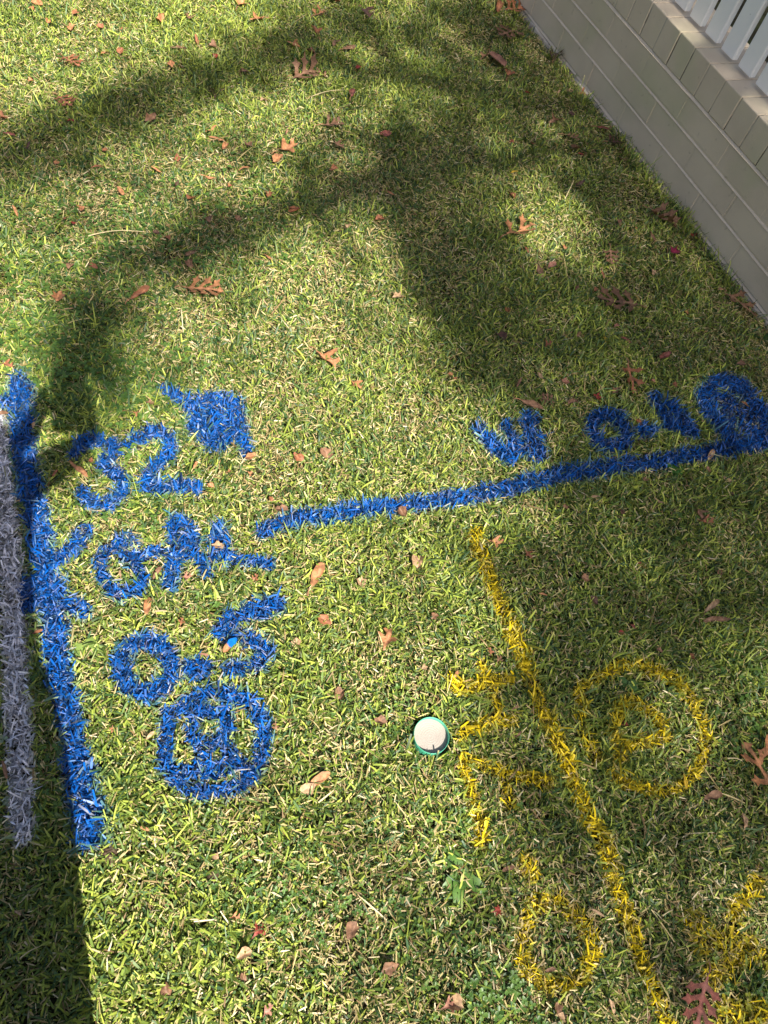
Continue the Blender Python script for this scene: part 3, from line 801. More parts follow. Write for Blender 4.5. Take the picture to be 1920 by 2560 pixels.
add(1.659, 0, 0, [
 (1000, 15, 70, 'fork', 'orange', 60), (1330, 58, 66, 'oak', 'orange', 30), (1515, 66, 62, 'fork', 'dark brown'), (1390, 6, 50, 'scrap', 'rust'), (1220, 182, 54, 'fork', 'orange', 160), (1385, 182, 50, 'fork', 'brown'),
 (1447, 210, 54, 'oval', 'brown', 20), (1277, 296, 110, 'oak', 'brown', 15), (1350, 300, 40, 'long', 'brown', 80), (1012, 294, 50, 'fork', 'brown'), (815, 166, 48, 'long', 'rust', -70), (740, 201, 54, 'long', 'brown', 0), (887, 190, 36, 'scrap', 'brown'),
 (890, 236, 30, 'scrap', 'red'), (430, 215, 48, 'long', 'orange', 40), (292, 250, 76, 'oak', 'rust', -35), (267, 416, 76, 'oak', 'rust', -40), (12, 492, 54, 'fork', 'rust'), (32, 550, 58, 'long', 'reddish brown', -20), (292, 496, 26, 'scrap', 'red'),
 (895, 386, 52, 'fork', 'dark brown'), (625, 490, 52, 'scrap', 'brown'), (877, 540, 48, 'long', 'orange', 15), (898, 578, 54, 'long', 'orange', -10), (935, 606, 52, 'oval', 'orange', 60), (1195, 615, 80, 'fork', 'orange', 20),
 (1152, 655, 50, 'scrap', 'orange'), (1386, 516, 72, 'oak', 'brown', 0), (1461, 391, 54, 'oval', 'reddish brown', 75), (1600, 561, 42, 'scrap', 'reddish brown'), (1402, 597, 48, 'fork', 'brown'), (1012, 694, 44, 'long', 'orange', 15), (861, 736, 56, 'long', 'orange', -15),
 (735, 662, 36, 'scrap', 'rust'), (647, 706, 42, 'long', 'orange', -20), (400, 691, 42, 'long', 'rust', 0), (500, 792, 54, 'oval', 'orange', -60), (341, 866, 46, 'scrap', 'orange'), (64, 880, 52, 'long', 'orange', -60, 1.5), (737, 765, 54, 'long', 'dark brown', 75),
 (1612, 803, 58, 'long', 'orange', -10), (1222, 866, 56, 'oval', 'rust', 20, 1.2), (1575, 911, 42, 'scrap', 'rust'), (797, 821, 46, 'scrap', 'rust'), (302, 920, 26, 'scrap', 'red'), (264, 902, 22, 'scrap', 'rust'), (795, 1060, 70, 'oval', 'brown', 40), (787, 1108, 46, 'scrap', 'brown'),
 (386, 1105, 62, 'oval', 'rust', -45), (1110, 1072, 48, 'long', 'orange', -35), (1121, 805, 36, 'scrap', 'rust'), (232, 673, 28, 'scrap', 'orange'), (500, 210, 30, 'scrap', 'rust'), (157, 17, 40, 'scrap', 'orange'), (503, 115, 38, 'long', 'rust', 80), (296, 112, 32, 'scrap', 'orange'),
 (131, 44, 26, 'scrap', 'rust'), (116, 600, 44, 'long', 'dark brown', 60), (310, 52, 30, 'scrap', 'rust'), (790, 75, 40, 'scrap', 'brown'), (660, 86, 42, 'scrap', 'orange'), (1066, 82, 60, 'fork', 'orange'), (1312, 132, 48, 'fork', 'rust'), (1292, 210, 34, 'scrap', 'brown'), (1488, 275, 28, 'scrap', 'red'),
 (985, 910, 34, 'scrap', 'brown'), (1440, 940, 34, 'scrap', 'tan'), (650, 962, 30, 'scrap', 'dark brown'), (695, 992, 34, 'scrap', 'rust'), (1095, 400, 34, 'scrap', 'tan'), (1190, 545, 30, 'long', 'brown', 70), (290, 1100, 44, 'scrap', 'brown'), (1385, 690, 40, 'scrap', 'rust'),
 (435, 620, 24, 'scrap', 'rust'), (710, 272, 34, 'scrap', 'orange'), (415, 105, 28, 'scrap', 'rust'), (130, 335, 30, 'scrap', 'orange'), (200, 90, 24, 'scrap', 'orange'), (1030, 600, 40, 'scrap', 'brown'), (870, 915, 36, 'scrap', 'brown'), (955, 770, 28, 'scrap', 'rust')])
add(2.074, 1120, 880, [
 (475, 127, 66, 'oval', 'tan', -75), (366, 165, 64, 'long', 'brown', 65), (606, 170, 48, 'scrap', 'pinkish'), (946, 140, 135, 'oak', 'rust', -72), (432, 286, 95, 'oval', 'brown', -15, .5), (510, 250, 84, 'oak', 'brown'), (642, 266, 68, 'oval', 'brown', 25, 1.2),
 (770, 245, 70, 'maple', 'red', -40), (868, 206, 54, 'scrap', 'brown'), (986, 358, 44, 'scrap', 'rust'), (1122, 22, 66, 'oval', 'reddish brown', 20), (40, 130, 30, 'scrap', 'rust'), (15, 104, 30, 'scrap', 'orange'), (1066, 148, 32, 'scrap', 'pinkish'),
 (1520, 66, 40, 'scrap', 'brown'), (1368, 530, 70, 'oval', 'tan', 60, .8), (1442, 660, 56, 'oval', 'tan', -30), (1300, 838, 90, 'fork', 'brown', -60), (1340, 885, 75, 'fork', 'rust', -10), (757, 747, 68, 'long', 'tan', -5), (1096, 776, 54, 'long', 'tan', -30),
 (255, 980, 88, 'fork', 'orange', -10, 1.2), (420, 1046, 58, 'fork', 'rust', -50), (612, 800, 40, 'scrap', 'brown'), (906, 828, 40, 'scrap', 'dark brown'), (1030, 656, 44, 'scrap', 'brown'), (1346, 612, 36, 'scrap', 'brown'), (1470, 740, 32, 'scrap', 'dark brown'),
 (1545, 265, 40, 'oval', 'rust'), (1325, 352, 34, 'scrap', 'tan'), (1180, 165, 30, 'scrap', 'rust')])
add(1.803, 1000, 1280, [
 (830, 302, 54, 'scrap', 'brown'), (1080, 242, 72, 'oval', 'rust', -35), (1405, 425, 100, 'long', 'tan', 40, 1.6), (1425, 490, 110, 'long', 'brown', 0, 1.6), (870, 402, 52, 'scrap', 'dark brown'), (1437, 270, 50, 'scrap', 'brown'), (645, 370, 44, 'long', 'orange', -10),
 (450, 662, 46, 'fork', 'brown'), (412, 625, 46, 'fork', 'rust'), (255, 732, 44, 'oval', 'orange', 60), (1047, 520, 40, 'scrap', 'reddish brown'), (990, 552, 36, 'scrap', 'red'), (1165, 627, 34, 'scrap', 'brown'), (1312, 652, 40, 'scrap', 'rust'), (1276, 1216, 70, 'oval', 'yellow', -85, .4),
 (1400, 1288, 92, 'oval', 'brown', 15, 1.2), (1600, 1150, 215, 'oak', 'orange', 120, .8), (1655, 1060, 120, 'fork', 'orange', 60, 1.3), (538, 1002, 50, 'long', 'brown', 45), (1012, 960, 48, 'maple', 'red'), (1540, 1396, 70, 'oval', 'tan', -80, 1.2), (520, 882, 44, 'long', 'brown', 30), (160, 460, 50, 'scrap', 'brown'), (110, 700, 40, 'scrap', 'tan')])
add(2.023, 1100, 1960, [
 (346, 430, 80, 'oval', 'brown', 20, .8), (286, 640, 80, 'maple', 'red', 200, 1.2), (560, 942, 66, 'oval', 'brown', 20, 1.0), (40, 1120, 100, 'fork', 'pinkish', 20), (1320, 1105, 250, 'oak', 'reddish brown', -98, .45), (872, 1122, 80, 'oval', 'tan', -70, 1.3), (596, 1132, 70, 'scrap', 'brown'), (1186, 940, 40, 'long', 'brown', -15),
 (1525, 190, 62, 'oval', 'tan', -70), (700, 262, 40, 'long', 'tan', 40), (795, 650, 80, 'long', 'tan', -30, 1.2), (1510, 1330, 40, 'scrap', 'brown'), (1060, 1190, 54, 'long', 'brown', 80), (620, 1180, 70, 'scrap', 'tan')])
add(2.304, 0, 900, [
 (455, 645, 145, 'long', 'orange', -42, 1.3), (527, 592, 48, 'scrap', 'rust'), (10, 312, 75, 'oval', 'brown', 10), (45, 40, 74, 'fork', 'rust', -20), (790, 316, 58, 'fork', 'orange'), (1127, 612, 52, 'oval', 'orange', 60, 1.3), (1320, 645, 44, 'fork', 'orange'), (1445, 652, 50, 'fork', 'orange'), (905, 1222, 90, 'oval', 'brown', 55, .7),
 (690, 1222, 76, 'long', 'tan', -80), (852, 1420, 120, 'oval', 'orange', 80, .9), (1075, 1252, 70, 'fork', 'pinkish'), (1470, 1262, 64, 'fork', 'rust'), (865, 252, 56, 'fork', 'brown'), (1212, 722, 46, 'scrap', 'orange'), (1560, 802, 42, 'scrap', 'rust'), (318, 656, 50, 'oval', 'rust', 50), (195, 380, 50, 'oval', 'tan', 80)])
add(2.304, 0, 1480, [
 (1325, 312, 118, 'oval', 'orange', 50, .4), (1175, 362, 66, 'long', 'pinkish', -15), (1047, 172, 58, 'fork', 'rust', 70), (645, 788, 52, 'fork', 'orange'), (865, 822, 66, 'oval', 'tan', 45), (832, 1362, 64, 'oval', 'orange', -20, 1.3), (27, 1025, 110, 'long', 'brown', -80, .9), (215, 225, 70, 'oval', 'rust', 10), (1590, 780, 60, 'fork', 'brown')])
add(2.304, 0, 1960, [
 (1492, 838, 120, 'fork', 'red', 55, 1.5), (1352, 775, 80, 'fork', 'orange', 0), (1542, 1305, 100, 'fork', 'pinkish', 50), (100, 742, 58, 'oval', 'tan', -30), (1240, 415, 60, 'scrap', 'tan'), (720, 860, 60, 'scrap', 'brown'), (1400, 1120, 70, 'scrap', 'brown')])
add(0.864, 0, 0, [
 (705, 780, 50, 'fork', 'orange', -40), (770, 830, 38, 'fork', 'orange'), (440, 632, 70, 'oak', 'orange', -10), (305, 640, 44, 'oval', 'rust', 35), (638, 450, 34, 'oval', 'rust', 20), (686, 1243, 60, 'oval', 'orange', 65), (838, 1378, 52, 'fork', 'orange', 70), (700, 1340, 34, 'scrap', 'rust'), (688, 1688, 56, 'oval', 'orange', 35, .9),
 (662, 1706, 40, 'scrap', 'tan'), (125, 648, 34, 'scrap', 'orange'), (860, 640, 28, 'scrap', 'tan'), (540, 985, 28, 'scrap', 'orange'), (645, 985, 30, 'scrap', 'rust'), (705, 975, 34, 'scrap', 'brown'), (610, 1100, 34, 'scrap', 'brown'), (870, 1105, 30, 'scrap', 'brown'), (905, 1210, 36, 'scrap', 'tan'), (780, 1255, 34, 'scrap', 'tan'),
 (640, 1390, 30, 'scrap', 'tan'), (735, 1500, 36, 'scrap', 'brown'), (820, 1560, 34, 'scrap', 'brown'), (470, 1180, 30, 'scrap', 'tan'), (760, 2010, 44, 'scrap', 'brown'), (840, 2090, 44, 'scrap', 'brown'), (530, 2060, 40, 'scrap', 'tan'), (360, 2140, 40, 'scrap', 'brown'), (980, 2170, 44, 'scrap', 'tan')])

# landmarks a label can point to
LM = [('the blue number 32', 300, 1180), ('the solid blue block', 540, 1045), ('the blue arrowhead', 130, 1440), ('the blue letters', 420, 1400), ('the blue nought', 366, 1668), ('the blue five', 610, 1605), ('the boxed blue eight', 540, 1860),
      ('the foot of the blue upright line', 215, 2080), ('the top of the blue upright line', 55, 1000), ('the white line', 40, 1700), ('the left end of the long blue line', 700, 1310), ('the middle of the long blue line', 1150, 1240), ('the right end of the long blue line', 1800, 1120),
      ('the blue W', 1275, 1100), ('the shaded blue nought', 1520, 1080), ('the blue four', 1690, 1040), ('the ringed blue figure', 1840, 1030), ('the top of the yellow line', 1190, 1340), ('the round cap', 1073, 1845), ('the yellow cross-shaped letter', 1210, 1710),
      ('the yellow bar', 1210, 1800), ('the yellow stemmed letter', 1210, 1960), ('the yellow double ring', 1600, 1830), ('the middle of the yellow line', 1400, 1880), ('the foot of the yellow line', 1620, 2420), ('the lower yellow nought', 1400, 2360), ('the yellow curl', 1800, 2340),
      ('the bottom edge', 850, 2540), ('the bottom left corner', 0, 2560), ('the near end of the wall', 1900, 800), ('the middle of the wall foot', 1640, 420), ('the far end of the wall', 1300, 20), ('the small sunlit patch', 1370, 560), ('the sunlit top left corner', 20, 20), ('the top edge', 700, 0),
      ('the left edge', 0, 480), ('the sunny middle of the lawn', 850, 720), ('the dark shade below the sunny patch', 1120, 780), ('the upper shadow band', 420, 250)]
used = set()
KW = {'oak': ('deeply lobed', 'oak leaf'), 'oval': ('plain oval', 'leaf'), 'scrap': ('crumpled', 'leaf scrap'), 'fork': ('broken forked', 'leaf'), 'maple': ('ragged pointed', 'leaf'), 'long': ('narrow curled', 'leaf')}
def leaf_label(u_, v_, l_, kd, cl):
    size = 'tiny' if l_ < 20 else 'small' if l_ < 34 else 'medium' if l_ < 55 else 'large'
    ordr = sorted(LM, key=lambda q: (q[1] - u_) ** 2 + (q[2] - v_) ** 2)
    a_, b_ = KW[kd]
    def rel(q):
        dx, dy = u_ - q[1], v_ - q[2]
        dd = math.hypot(dx, dy)
        if dd < 45: return 'on'
        pre = 'close ' if dd < 110 else '' if dd < 260 else 'well '
        vert = 'above' if dy < -0.4 * dd else 'below' if dy > 0.4 * dd else ''
        hor = 'left of' if dx < -0.4 * dd else 'right of' if dx > 0.4 * dd else ''
        if vert and hor: return pre + vert + ' and ' + hor
        return pre + (vert or hor)
    c1 = '%s %s %s %s %s %s' % (size, a_, cl, b_, rel(ordr[0]), ordr[0][0])
    c2 = '%s %s %s %s between %s and %s' % (size, a_, cl, b_, ordr[0][0], ordr[1][0])
    c3 = '%s %s %s %s %s %s' % (size, a_, cl, b_, rel(ordr[1]), ordr[1][0])
    c4 = '%s %s %s %s between %s and %s' % (size, a_, cl, b_, ordr[0][0], ordr[2][0])
    for c_ in (c1, c2, c3, c4):
        c_ = ' '.join(c_.split()) if len(c_.split()) <= 16 else ' '.join(c_.split()[1:])
        if c_ not in used and len(c_.split()) <= 16:
            used.add(c_); return c_
    return c1

def px_angle(u_, v_, deg):
    """world heading of a direction drawn in the photograph (degrees, counter-clockwise from right)"""
    a_ = math.radians(deg)
    p, q = at(u_, v_), at(u_ + 10 * math.cos(a_), v_ - 10 * math.sin(a_))
    return math.atan2(q[1] - p[1], q[0] - p[0])

for i, (u_, v_, l_, kd, cl, deg, cu) in enumerate(LV):
    p = at(u_, v_, 0.02)
    if wall_dist(p[0], p[1]) < 0.03:
        p[:2] += WN * (0.03 - wall_dist(p[0], p[1]))
    length = max(0.012, l_ * px_m(u_, v_) * (1.02 if l_ > 45 else 0.90))
    big = length > 0.055
    if cu is None: cu = random.uniform(0.5, 1.2) if kd in ('oak', 'oval') else random.uniform(0.9, 1.8)
    th = px_angle(u_, v_, deg) if deg is not None else random.uniform(0, 2 * PI)
    hb = abs(u_ - 575) < 2 and abs(v_ - 1615) < 3
    me = leaf_mesh(kd, i, length, cl, cu, hb)
    lift = (0.029 if big else 0.0245) + random.uniform(-.002, .004)
    loc = (float(p[0]), float(p[1]), float(hz(p[0], p[1])) + lift)
    lb_ = 'orange leaf half sprayed blue, caught in the blue five' if hb else leaf_label(u_, v_, l_, kd, cl)
    nm = 'oak_leaf' if kd in ('oak', 'fork') else 'fallen_leaf' if kd != 'scrap' else 'leaf_scrap'
    o = link_mesh(nm, me, M_leaf, loc=loc)
    tl = 0.16 if big else 0.35
    o.rotation_euler = (random.uniform(-tl, tl), random.uniform(-tl, tl), th)
    tag(o, lb_, 'leaf', 'fallen leaves on the lawn')
    if big and kd in ('oak', 'oval', 'fork'):
        link_mesh('stalk', stalk_mesh(length), M_stalk, o, loc=(0, 0, 0))

# ------------------------------------------------------------------ dry stems, clods, weeds
M_straw = noise_mat('dry_stem', (0.42, 0.33, 0.18), (0.55, 0.45, 0.27), 50, 0.6, 0.3, 0.0)
def stem(p0, p1, rad, label, sag=0.004):
    a_, b_ = at(*p0), at(*p1)
    bm = bmesh.new(); rings = []
    d_ = Vector(b_ - a_); sd = Vector((-d_.y, d_.x, 0)).normalized()
    for t in np.linspace(0, 1, 9):
        c_ = Vector(a_).lerp(Vector(b_), t) + sd * (0.06 * d_.length * math.sin(PI * t)) + Vector((0, 0, 0.026 + sag * math.sin(PI * t)))
        c_.z += float(hz(c_.x, c_.y))
        rr = rad * (1 - 0.45 * t)
        rings.append([bm.verts.new(c_ + sd * rr * math.cos(q * PI / 3) + Vector((0, 0, rr * math.sin(q * PI / 3)))) for q in range(6)])
    for a2, b2 in zip(rings[:-1], rings[1:]):
        for q in range(6): bm.faces.new([a2[q], a2[(q + 1) % 6], b2[(q + 1) % 6], b2[q]])
    me = bpy.data.meshes.new('dry_stem'); bm.to_mesh(me); bm.free()
    tag(link_mesh('dry_stem', me, M_straw), label, 'dry stem', 'dry stems on the lawn')
stem((777, 251), (868, 238), 0.0013, 'pale dry stem right of the upper shadow band')
stem((223, 604), (362, 596), 0.0013, 'long pale dry stem lying level in the left lawn')
stem((58, 2398), (106, 2368), 0.0011, 'pale dry stem in the deep shadow at bottom left')
stem((1400, 840), (1432, 800), 0.0010, 'short pale dry stem in the shade above the blue W')
stem((1798, 1905), (1836, 1912), 0.0012, 'pale dry stem left of the large orange oak leaf')
stem((1640, 2292), (1665, 2278), 0.0011, 'short white stem right of the foot of the yellow line')

def clod(u_, v_, rad, label):
    bm = bmesh.new()
    bmesh.ops.create_icosphere(bm, subdivisions=3, radius=rad)
    for vtx in bm.verts:
        c_ = vtx.co
        vtx.co *= 1 + 0.22 * math.sin(c_.x * 700 + c_.y * 300) * math.sin(c_.z * 500 + c_.y * 400 + u_) + random.uniform(-.07, .07)
        vtx.co.z *= 0.6
    me = bpy.data.meshes.new('soil_clod'); bm.to_mesh(me); bm.free()
    p = at(u_, v_, 0.015)
    tag(link_mesh('soil_clod', me, M_clod, loc=(float(p[0]), float(p[1]), float(hz(p[0], p[1])) + 0.016)), label, 'soil clod', 'crumbly soil clods')
clod(272, 2136, 0.013, 'larger brown soil clod below the foot of the blue upright line')
clod(284, 2152, 0.008, 'small brown soil crumb against the larger clod by the blue line')
clod(533, 2192, 0.010, 'brown soil clod in sunlit grass below the boxed blue eight')

def weed(u_, v_, nl, ln, wd2, label, seed, colr=(0.085, 0.17, 0.030), spread=None):
    rs = random.Random(seed)
    p = at(u_, v_, 0.01)
    root = empty('broadleaf_weed', (float(p[0]), float(p[1]), float(hz(p[0], p[1])) + 0.012), label=label, cat='weed', group='broadleaf weeds in the lawn')
    for k_ in range(nl):
        a_ = (2 * PI * k_ / nl + rs.uniform(-.4, .4)) if spread is None else spread[k_ % len(spread)] + rs.uniform(-.15, .15)
        L_ = ln * rs.uniform(0.75, 1.1); e_ = rs.uniform(0.25, 0.6)
        vs, cs = [], []
        NS_ = 9
        for q in range(NS_):
            t = q / (NS_ - 1)
            ww = wd2 * (math.sin(PI * min(1, t ** 0.7 * 0.97 + 0.03)) ** 0.8 + 0.06) * (1 + 0.10 * (-1) ** q)
            rr = L_ * t; zz = L_ * (math.sin(e_) * t - 0.55 * t * t)
            for s_ in (-1, 0, 1):
                vs.append((rr * math.cos(a_) - s_ * ww * 0.5 * math.sin(a_), rr * math.sin(a_) + s_ * ww * 0.5 * math.cos(a_), zz + (0.18 * ww if s_ else 0)))
                c_ = np.array(colr) * rs.uniform(0.85, 1.15) * (1.35 if s_ == 0 else 1)
                cs.append(c_)
        fs = []
        for q in range(NS_ - 1):
            for s_ in (0, 1): fs.append((q * 3 + s_, q * 3 + s_ + 1, q * 3 + s_ + 4, q * 3 + s_ + 3))
        link_mesh('leaf_blade', np_mesh('leaf_blade', np.array(vs), np.array(fs), np.array(cs), smooth=True), M_weed, root, loc=(0, 0, 0))
weed(1150, 2185, 5, 0.062, 0.022, 'broad-leaved weed rosette left of the lower yellow nought', 1)
weed(215, 1625, 4, 0.045, 0.020, 'pale broad-leaved weed left of the blue nought', 2, (0.16, 0.23, 0.05))
weed(1694, 1190, 3, 0.060, 0.014, 'bright upright broad weed under the right end of the long blue line', 3, (0.05, 0.16, 0.025), (1.9, 2.3, 1.2))
weed(1570, 1720, 3, 0.040, 0.018, 'green weed leaves at the top of the inner yellow ring', 4, (0.06, 0.13, 0.03), (0.2, 0.9, 2.6))
weed(200, 1010, 5, 0.034, 0.015, 'yellow-green weed rosette right of the top of the blue upright line', 5, (0.12, 0.19, 0.035))
weed(250, 800, 4, 0.038, 0.013, 'small broad weed in the left shade above the blue number', 6)
weed(330, 1130, 4, 0.040, 0.012, 'long-leaved weed just above the blue number 32', 7, (0.11, 0.19, 0.035))
weed(550, 275, 3, 0.060, 0.018, 'pale broad weed in the upper shadow band', 8, (0.10, 0.19, 0.06), (1.4, 1.9, 4.5))
weed(660, 2010, 4, 0.050, 0.009, 'grassy pale weed below the boxed blue eight', 9, (0.14, 0.21, 0.06))
weed(1630, 2270, 3, 0.034, 0.013, 'small whitish-green weed right of the yellow line foot', 10, (0.16, 0.22, 0.12), (0.6, 2.1, 2.6))
weed(1545, 320, 6, 0.075, 0.008, 'dark long-bladed tuft against the middle of the wall foot', 12, (0.03, 0.085, 0.025))
weed(1482, 232, 7, 0.075, 0.007, 'dark long-bladed tuft against the farther wall foot', 13, (0.03, 0.085, 0.025))
weed(1775, 650, 7, 0.080, 0.007, 'dark long-bladed tuft against the nearer wall foot', 14, (0.035, 0.10, 0.03))
weed(1905, 850, 7, 0.075, 0.008, 'dark long-bladed tuft where the wall leaves the right edge', 15, (0.03, 0.085, 0.025))

# ------------------------------------------------------------------ oak tree behind the wall, out of frame, whose crown shades the lawn
# share of the sun let through, on a coarse grid over the lawn, with the gaps and dense bands of the crown
TG = np.array([
 [1.0, 1.0, 1.0, 1.0, .95, .80, .60, .40, .30, .25, .20, .20, .20],
 [1.0, 1.0, .95, .90, .80, .60, .45, .30, .22, .20, .20, .20, .20],
 [.80, .75, .75, .75, .75, .70, .50, .30, .22, .22, .20, .20, .20],
 [.75, .70, .70, .70, .70, .70, .55, .35, .25, .22, .20, .20, .20],
 [.80, .75, .70, .75, .95, 1.0, .75, .30, .25, .25, .20, .20, .20],
 [.95, .60, .60, .90, 1.0, 1.0, .85, .30, .20, .22, .22, .20, .20],
 [.95, .55, .60, .90, .95, 1.0, .95, .60, .22, .20, .20, .20, .20],
 [.80, .70, .80, 1.0, 1.0, 1.0, 1.0, .95, .50, .20, .15, .15, .15],
 [1.0, .80, .95, 1.0, 1.0, 1.0, 1.0, .90, .40, .20, .18, .18, .18],
 [1.0, 1.0, 1.0, 1.0, 1.0, 1.0, 1.0, .90, .35, .22, .20, .20, .20],
 [1.0, 1.0, 1.0, 1.0, 1.0, 1.0, .95, .85, .35, .25, .20, .25, .40],
 [1.0, 1.0, 1.0, 1.0, 1.0, 1.0, 1.0, .85, .40, .28, .28, .40, .50],
 [1.0, 1.0, 1.0, 1.0, 1.0, 1.0, .95, .80, .40, .30, .30, .40, .50],
 [1.0, 1.0, 1.0, 1.0, 1.0, .95, .85, .70, .40, .30, .30, .30, .40],
 [1.0, 1.0, 1.0, 1.0, .98, .90, .75, .60, .50, .38, .30, .35, .45],
 [1.0, 1.0, 1.0, 1.0, .95, .85, .70, .55, .50, .42, .40, .45, .50],
 [1.0, 1.0, 1.0, .95, .90, .80, .70, .60, .50, .45, .45, .50, .50]])
K_ = 160 / 138.25
DENSE = [([(760, 60), (600, 110), (450, 165), (300, 225), (120, 300), (-50, 350)], 62, .78), ([(980, 330), (830, 380), (650, 450), (480, 510), (300, 560), (210, 640), (185, 740), (230, 860)], 62, .68),
         ([(860, 370), (910, 520), (960, 640), (1050, 740)], 85, .92)]
def t_of(u, v):
    gu = np.clip(u / 160.0, 0, 11.999); gv = np.clip(v / 160.0, 0, 15.999)
    i = gu.astype(int); j = gv.astype(int); a_ = gu - i; b_ = gv - j
    T = TG[j, i] * (1 - a_) * (1 - b_) + TG[j, i + 1] * a_ * (1 - b_) + TG[j + 1, i] * (1 - a_) * b_ + TG[j + 1, i + 1] * a_ * b_
    for pts, wd_2, dep in DENSE:
        d = seg_dist(u, v, [(p[0] * K_, p[1] * K_) for p in pts]) / (wd_2 * K_)
        T = T * (1 - dep * np.exp(-d ** 2.5))
    dx, dy = u / K_ - 1175, v / K_ - 485
    T = np.maximum(T, np.exp(-(((dx * .8 + dy * .6) / 95) ** 4 + ((-dx * .6 + dy * .8) / 75) ** 4)))
    return T

prof = np.array([[0, 0], [.22, .16], [.30, .44], [.48, .14], [.66, .40], [.78, .12], [1.0, 0], [.78, -.12], [.66, -.40], [.48, -.14], [.30, -.44], [.22, -.16]])
prof = (prof - [0.5, 0]) * np.array([0.090, 0.078])
LEAF_A = 0.5 * abs(float(np.sum(prof[:, 0] * np.roll(prof[:, 1], -1) - prof[:, 1] * np.roll(prof[:, 0], -1))))
nc = 160000
kk_ = np.arange(1, nc + 1)
qx = -3.2 + 6.6 * ((kk_ * 0.7548776662) % 1.0); qy = -2.5 + 9.1 * ((kk_ * 0.5698402910) % 1.0)
cell = 6.6 * 9.1 / nc
uu, vv = to_px(qx, qy, 0.0)
tau = -1.5 * np.log(np.clip(t_of(uu, vv), 0.06, 0.985))
# the crown ends in a ragged ellipse well outside the picture
e_ax = 0.8 * qx + 0.6 * qy; g_ax = -0.6 * qx + 0.8 * qy
rad = np.hypot((e_ax - 1.3) / 2.9, (g_ax - 1.6) / 3.4) + 0.08 * noise2(qx, qy, 3.0, 8)
tau = np.where(wall_dist(qx, qy) < 0.25, np.maximum(tau, 2.6), tau)
tau = np.where(rad > 1.0, 0, tau)
kk_ = np.arange(nc)
keep = ((kk_ * 0.618033988 + 0.37 * rng.random(nc)) % 1.0) < np.clip(tau * cell / LEAF_A, 0, 1)
qx, qy = qx[keep], qy[keep]
nl = len(qx)
hh = 8.2 + 0.75 * noise2(qx, qy, 2.2, 9) + rng.normal(0, 0.28, nl)
lx = qx + SH[0] * COT * hh; ly = qy + SH[1] * COT * hh
th = rng.uniform(0, 6.28, nl); t1 = rng.normal(0, 0.5, nl); t2 = rng.normal(0, 0.5, nl); ss = rng.uniform(0.8, 1.2, nl)
a_ = prof[None, :, 0] * ss[:, None]; b_ = prof[None, :, 1] * ss[:, None]
X_ = a_ * np.cos(th)[:, None] - b_ * np.sin(th)[:, None]; Y_ = a_ * np.sin(th)[:, None] + b_ * np.cos(th)[:, None]
Z_ = X_ * np.sin(t1)[:, None] + Y_ * np.sin(t2)[:, None]
LVt = np.stack([lx[:, None] + X_ * np.cos(t1)[:, None], ly[:, None] + Y_ * np.cos(t2)[:, None], hh[:, None] + Z_], -1)
lf = (np.arange(nl)[:, None, None] * 12 + np.array([[0, 1, 2, 3], [3, 4, 5, 6], [6, 7, 8, 9], [9, 10, 11, 0], [0, 3, 6, 9]])[None]).reshape(-1, 4)
lc = mixc(np.broadcast_to([0.05, 0.085, 0.02], (nl, 3)), np.broadcast_to([0.20, 0.09, 0.03], (nl, 3)), rng.random(nl) ** 2)
TB = wpt(-5.0, -0.75, 0.0)
troot = empty('oak_tree', (float(TB[0]), float(TB[1]), 0.0), label='tall spreading oak tree in turning leaf behind the white slat fence', cat='tree')
link_mesh('crown', np_mesh('crown', LVt.reshape(-1, 3), lf, np.repeat(lc, 12, 0)), M_leaf, troot)

def limb_mesh(paths):
    bm = bmesh.new()
    for pts, r0, r1 in paths:
        rings = []; npt = len(pts)
        for i, p in enumerate(pts):
            p = Vector(p); nx_ = Vector(pts[min(i + 1, npt - 1)]) - Vector(pts[max(i - 1, 0)])
            q = nx_.to_track_quat('Z', 'X')
            rr = r0 + (r1 - r0) * i / (npt - 1)
            rings.append([bm.verts.new(p + q @ Vector((rr * math.cos(2 * PI * k_ / 10), rr * math.sin(2 * PI * k_ / 10), 0))) for k_ in range(10)])
        for a2, b2 in zip(rings[:-1], rings[1:]):
            for k_ in range(10): bm.faces.new([a2[k_], a2[(k_ + 1) % 10], b2[(k_ + 1) % 10], b2[k_]])
    me = bpy.data.meshes.new('limbs'); bm.to_mesh(me); bm.free()
    return me
def up(px_pt, h):
    g_ = at(*px_pt)
    return (float(g_[0] + SH[0] * COT * h), float(g_[1] + SH[1] * COT * h), h)
def smooth_path(pts, n_=5):
    out = []
    P_ = [Vector(p) for p in pts]
    for i in range(len(P_) - 1):
        p0, p1, p2, p3 = P_[max(i - 1, 0)], P_[i], P_[i + 1], P_[min(i + 2, len(P_) - 1)]
        for k_ in range(n_):
            t = k_ / n_
            out.append(0.5 * ((2 * p1) + (p2 - p0) * t + (2 * p0 - 5 * p1 + 4 * p2 - p3) * t * t + (3 * p1 - p0 - 3 * p2 + p3) * t ** 3))
    out.append(P_[-1])
    return [tuple(p) for p in out]
t0 = (float(TB[0]), float(TB[1]), -0.1)
fork = (float(TB[0]) - 0.15, float(TB[1]) + 0.15, 3.4)
hub = up((1850, 300), 6.0)
trunk = limb_mesh([(smooth_path([t0, (TB[0] + .02, TB[1], 1.2), (TB[0] - .08, TB[1] + .05, 2.4), fork, hub]), 0.24, 0.11)])
link_mesh('trunk', trunk, M_bark, troot)
link_mesh('limb', limb_mesh([(smooth_path([hub, up((1300, 260), 7.2), up((720, 150), 8.0), up((330, 250), 8.2), up((0, 380), 8.3)]), 0.045, 0.010)]), M_bark, troot)
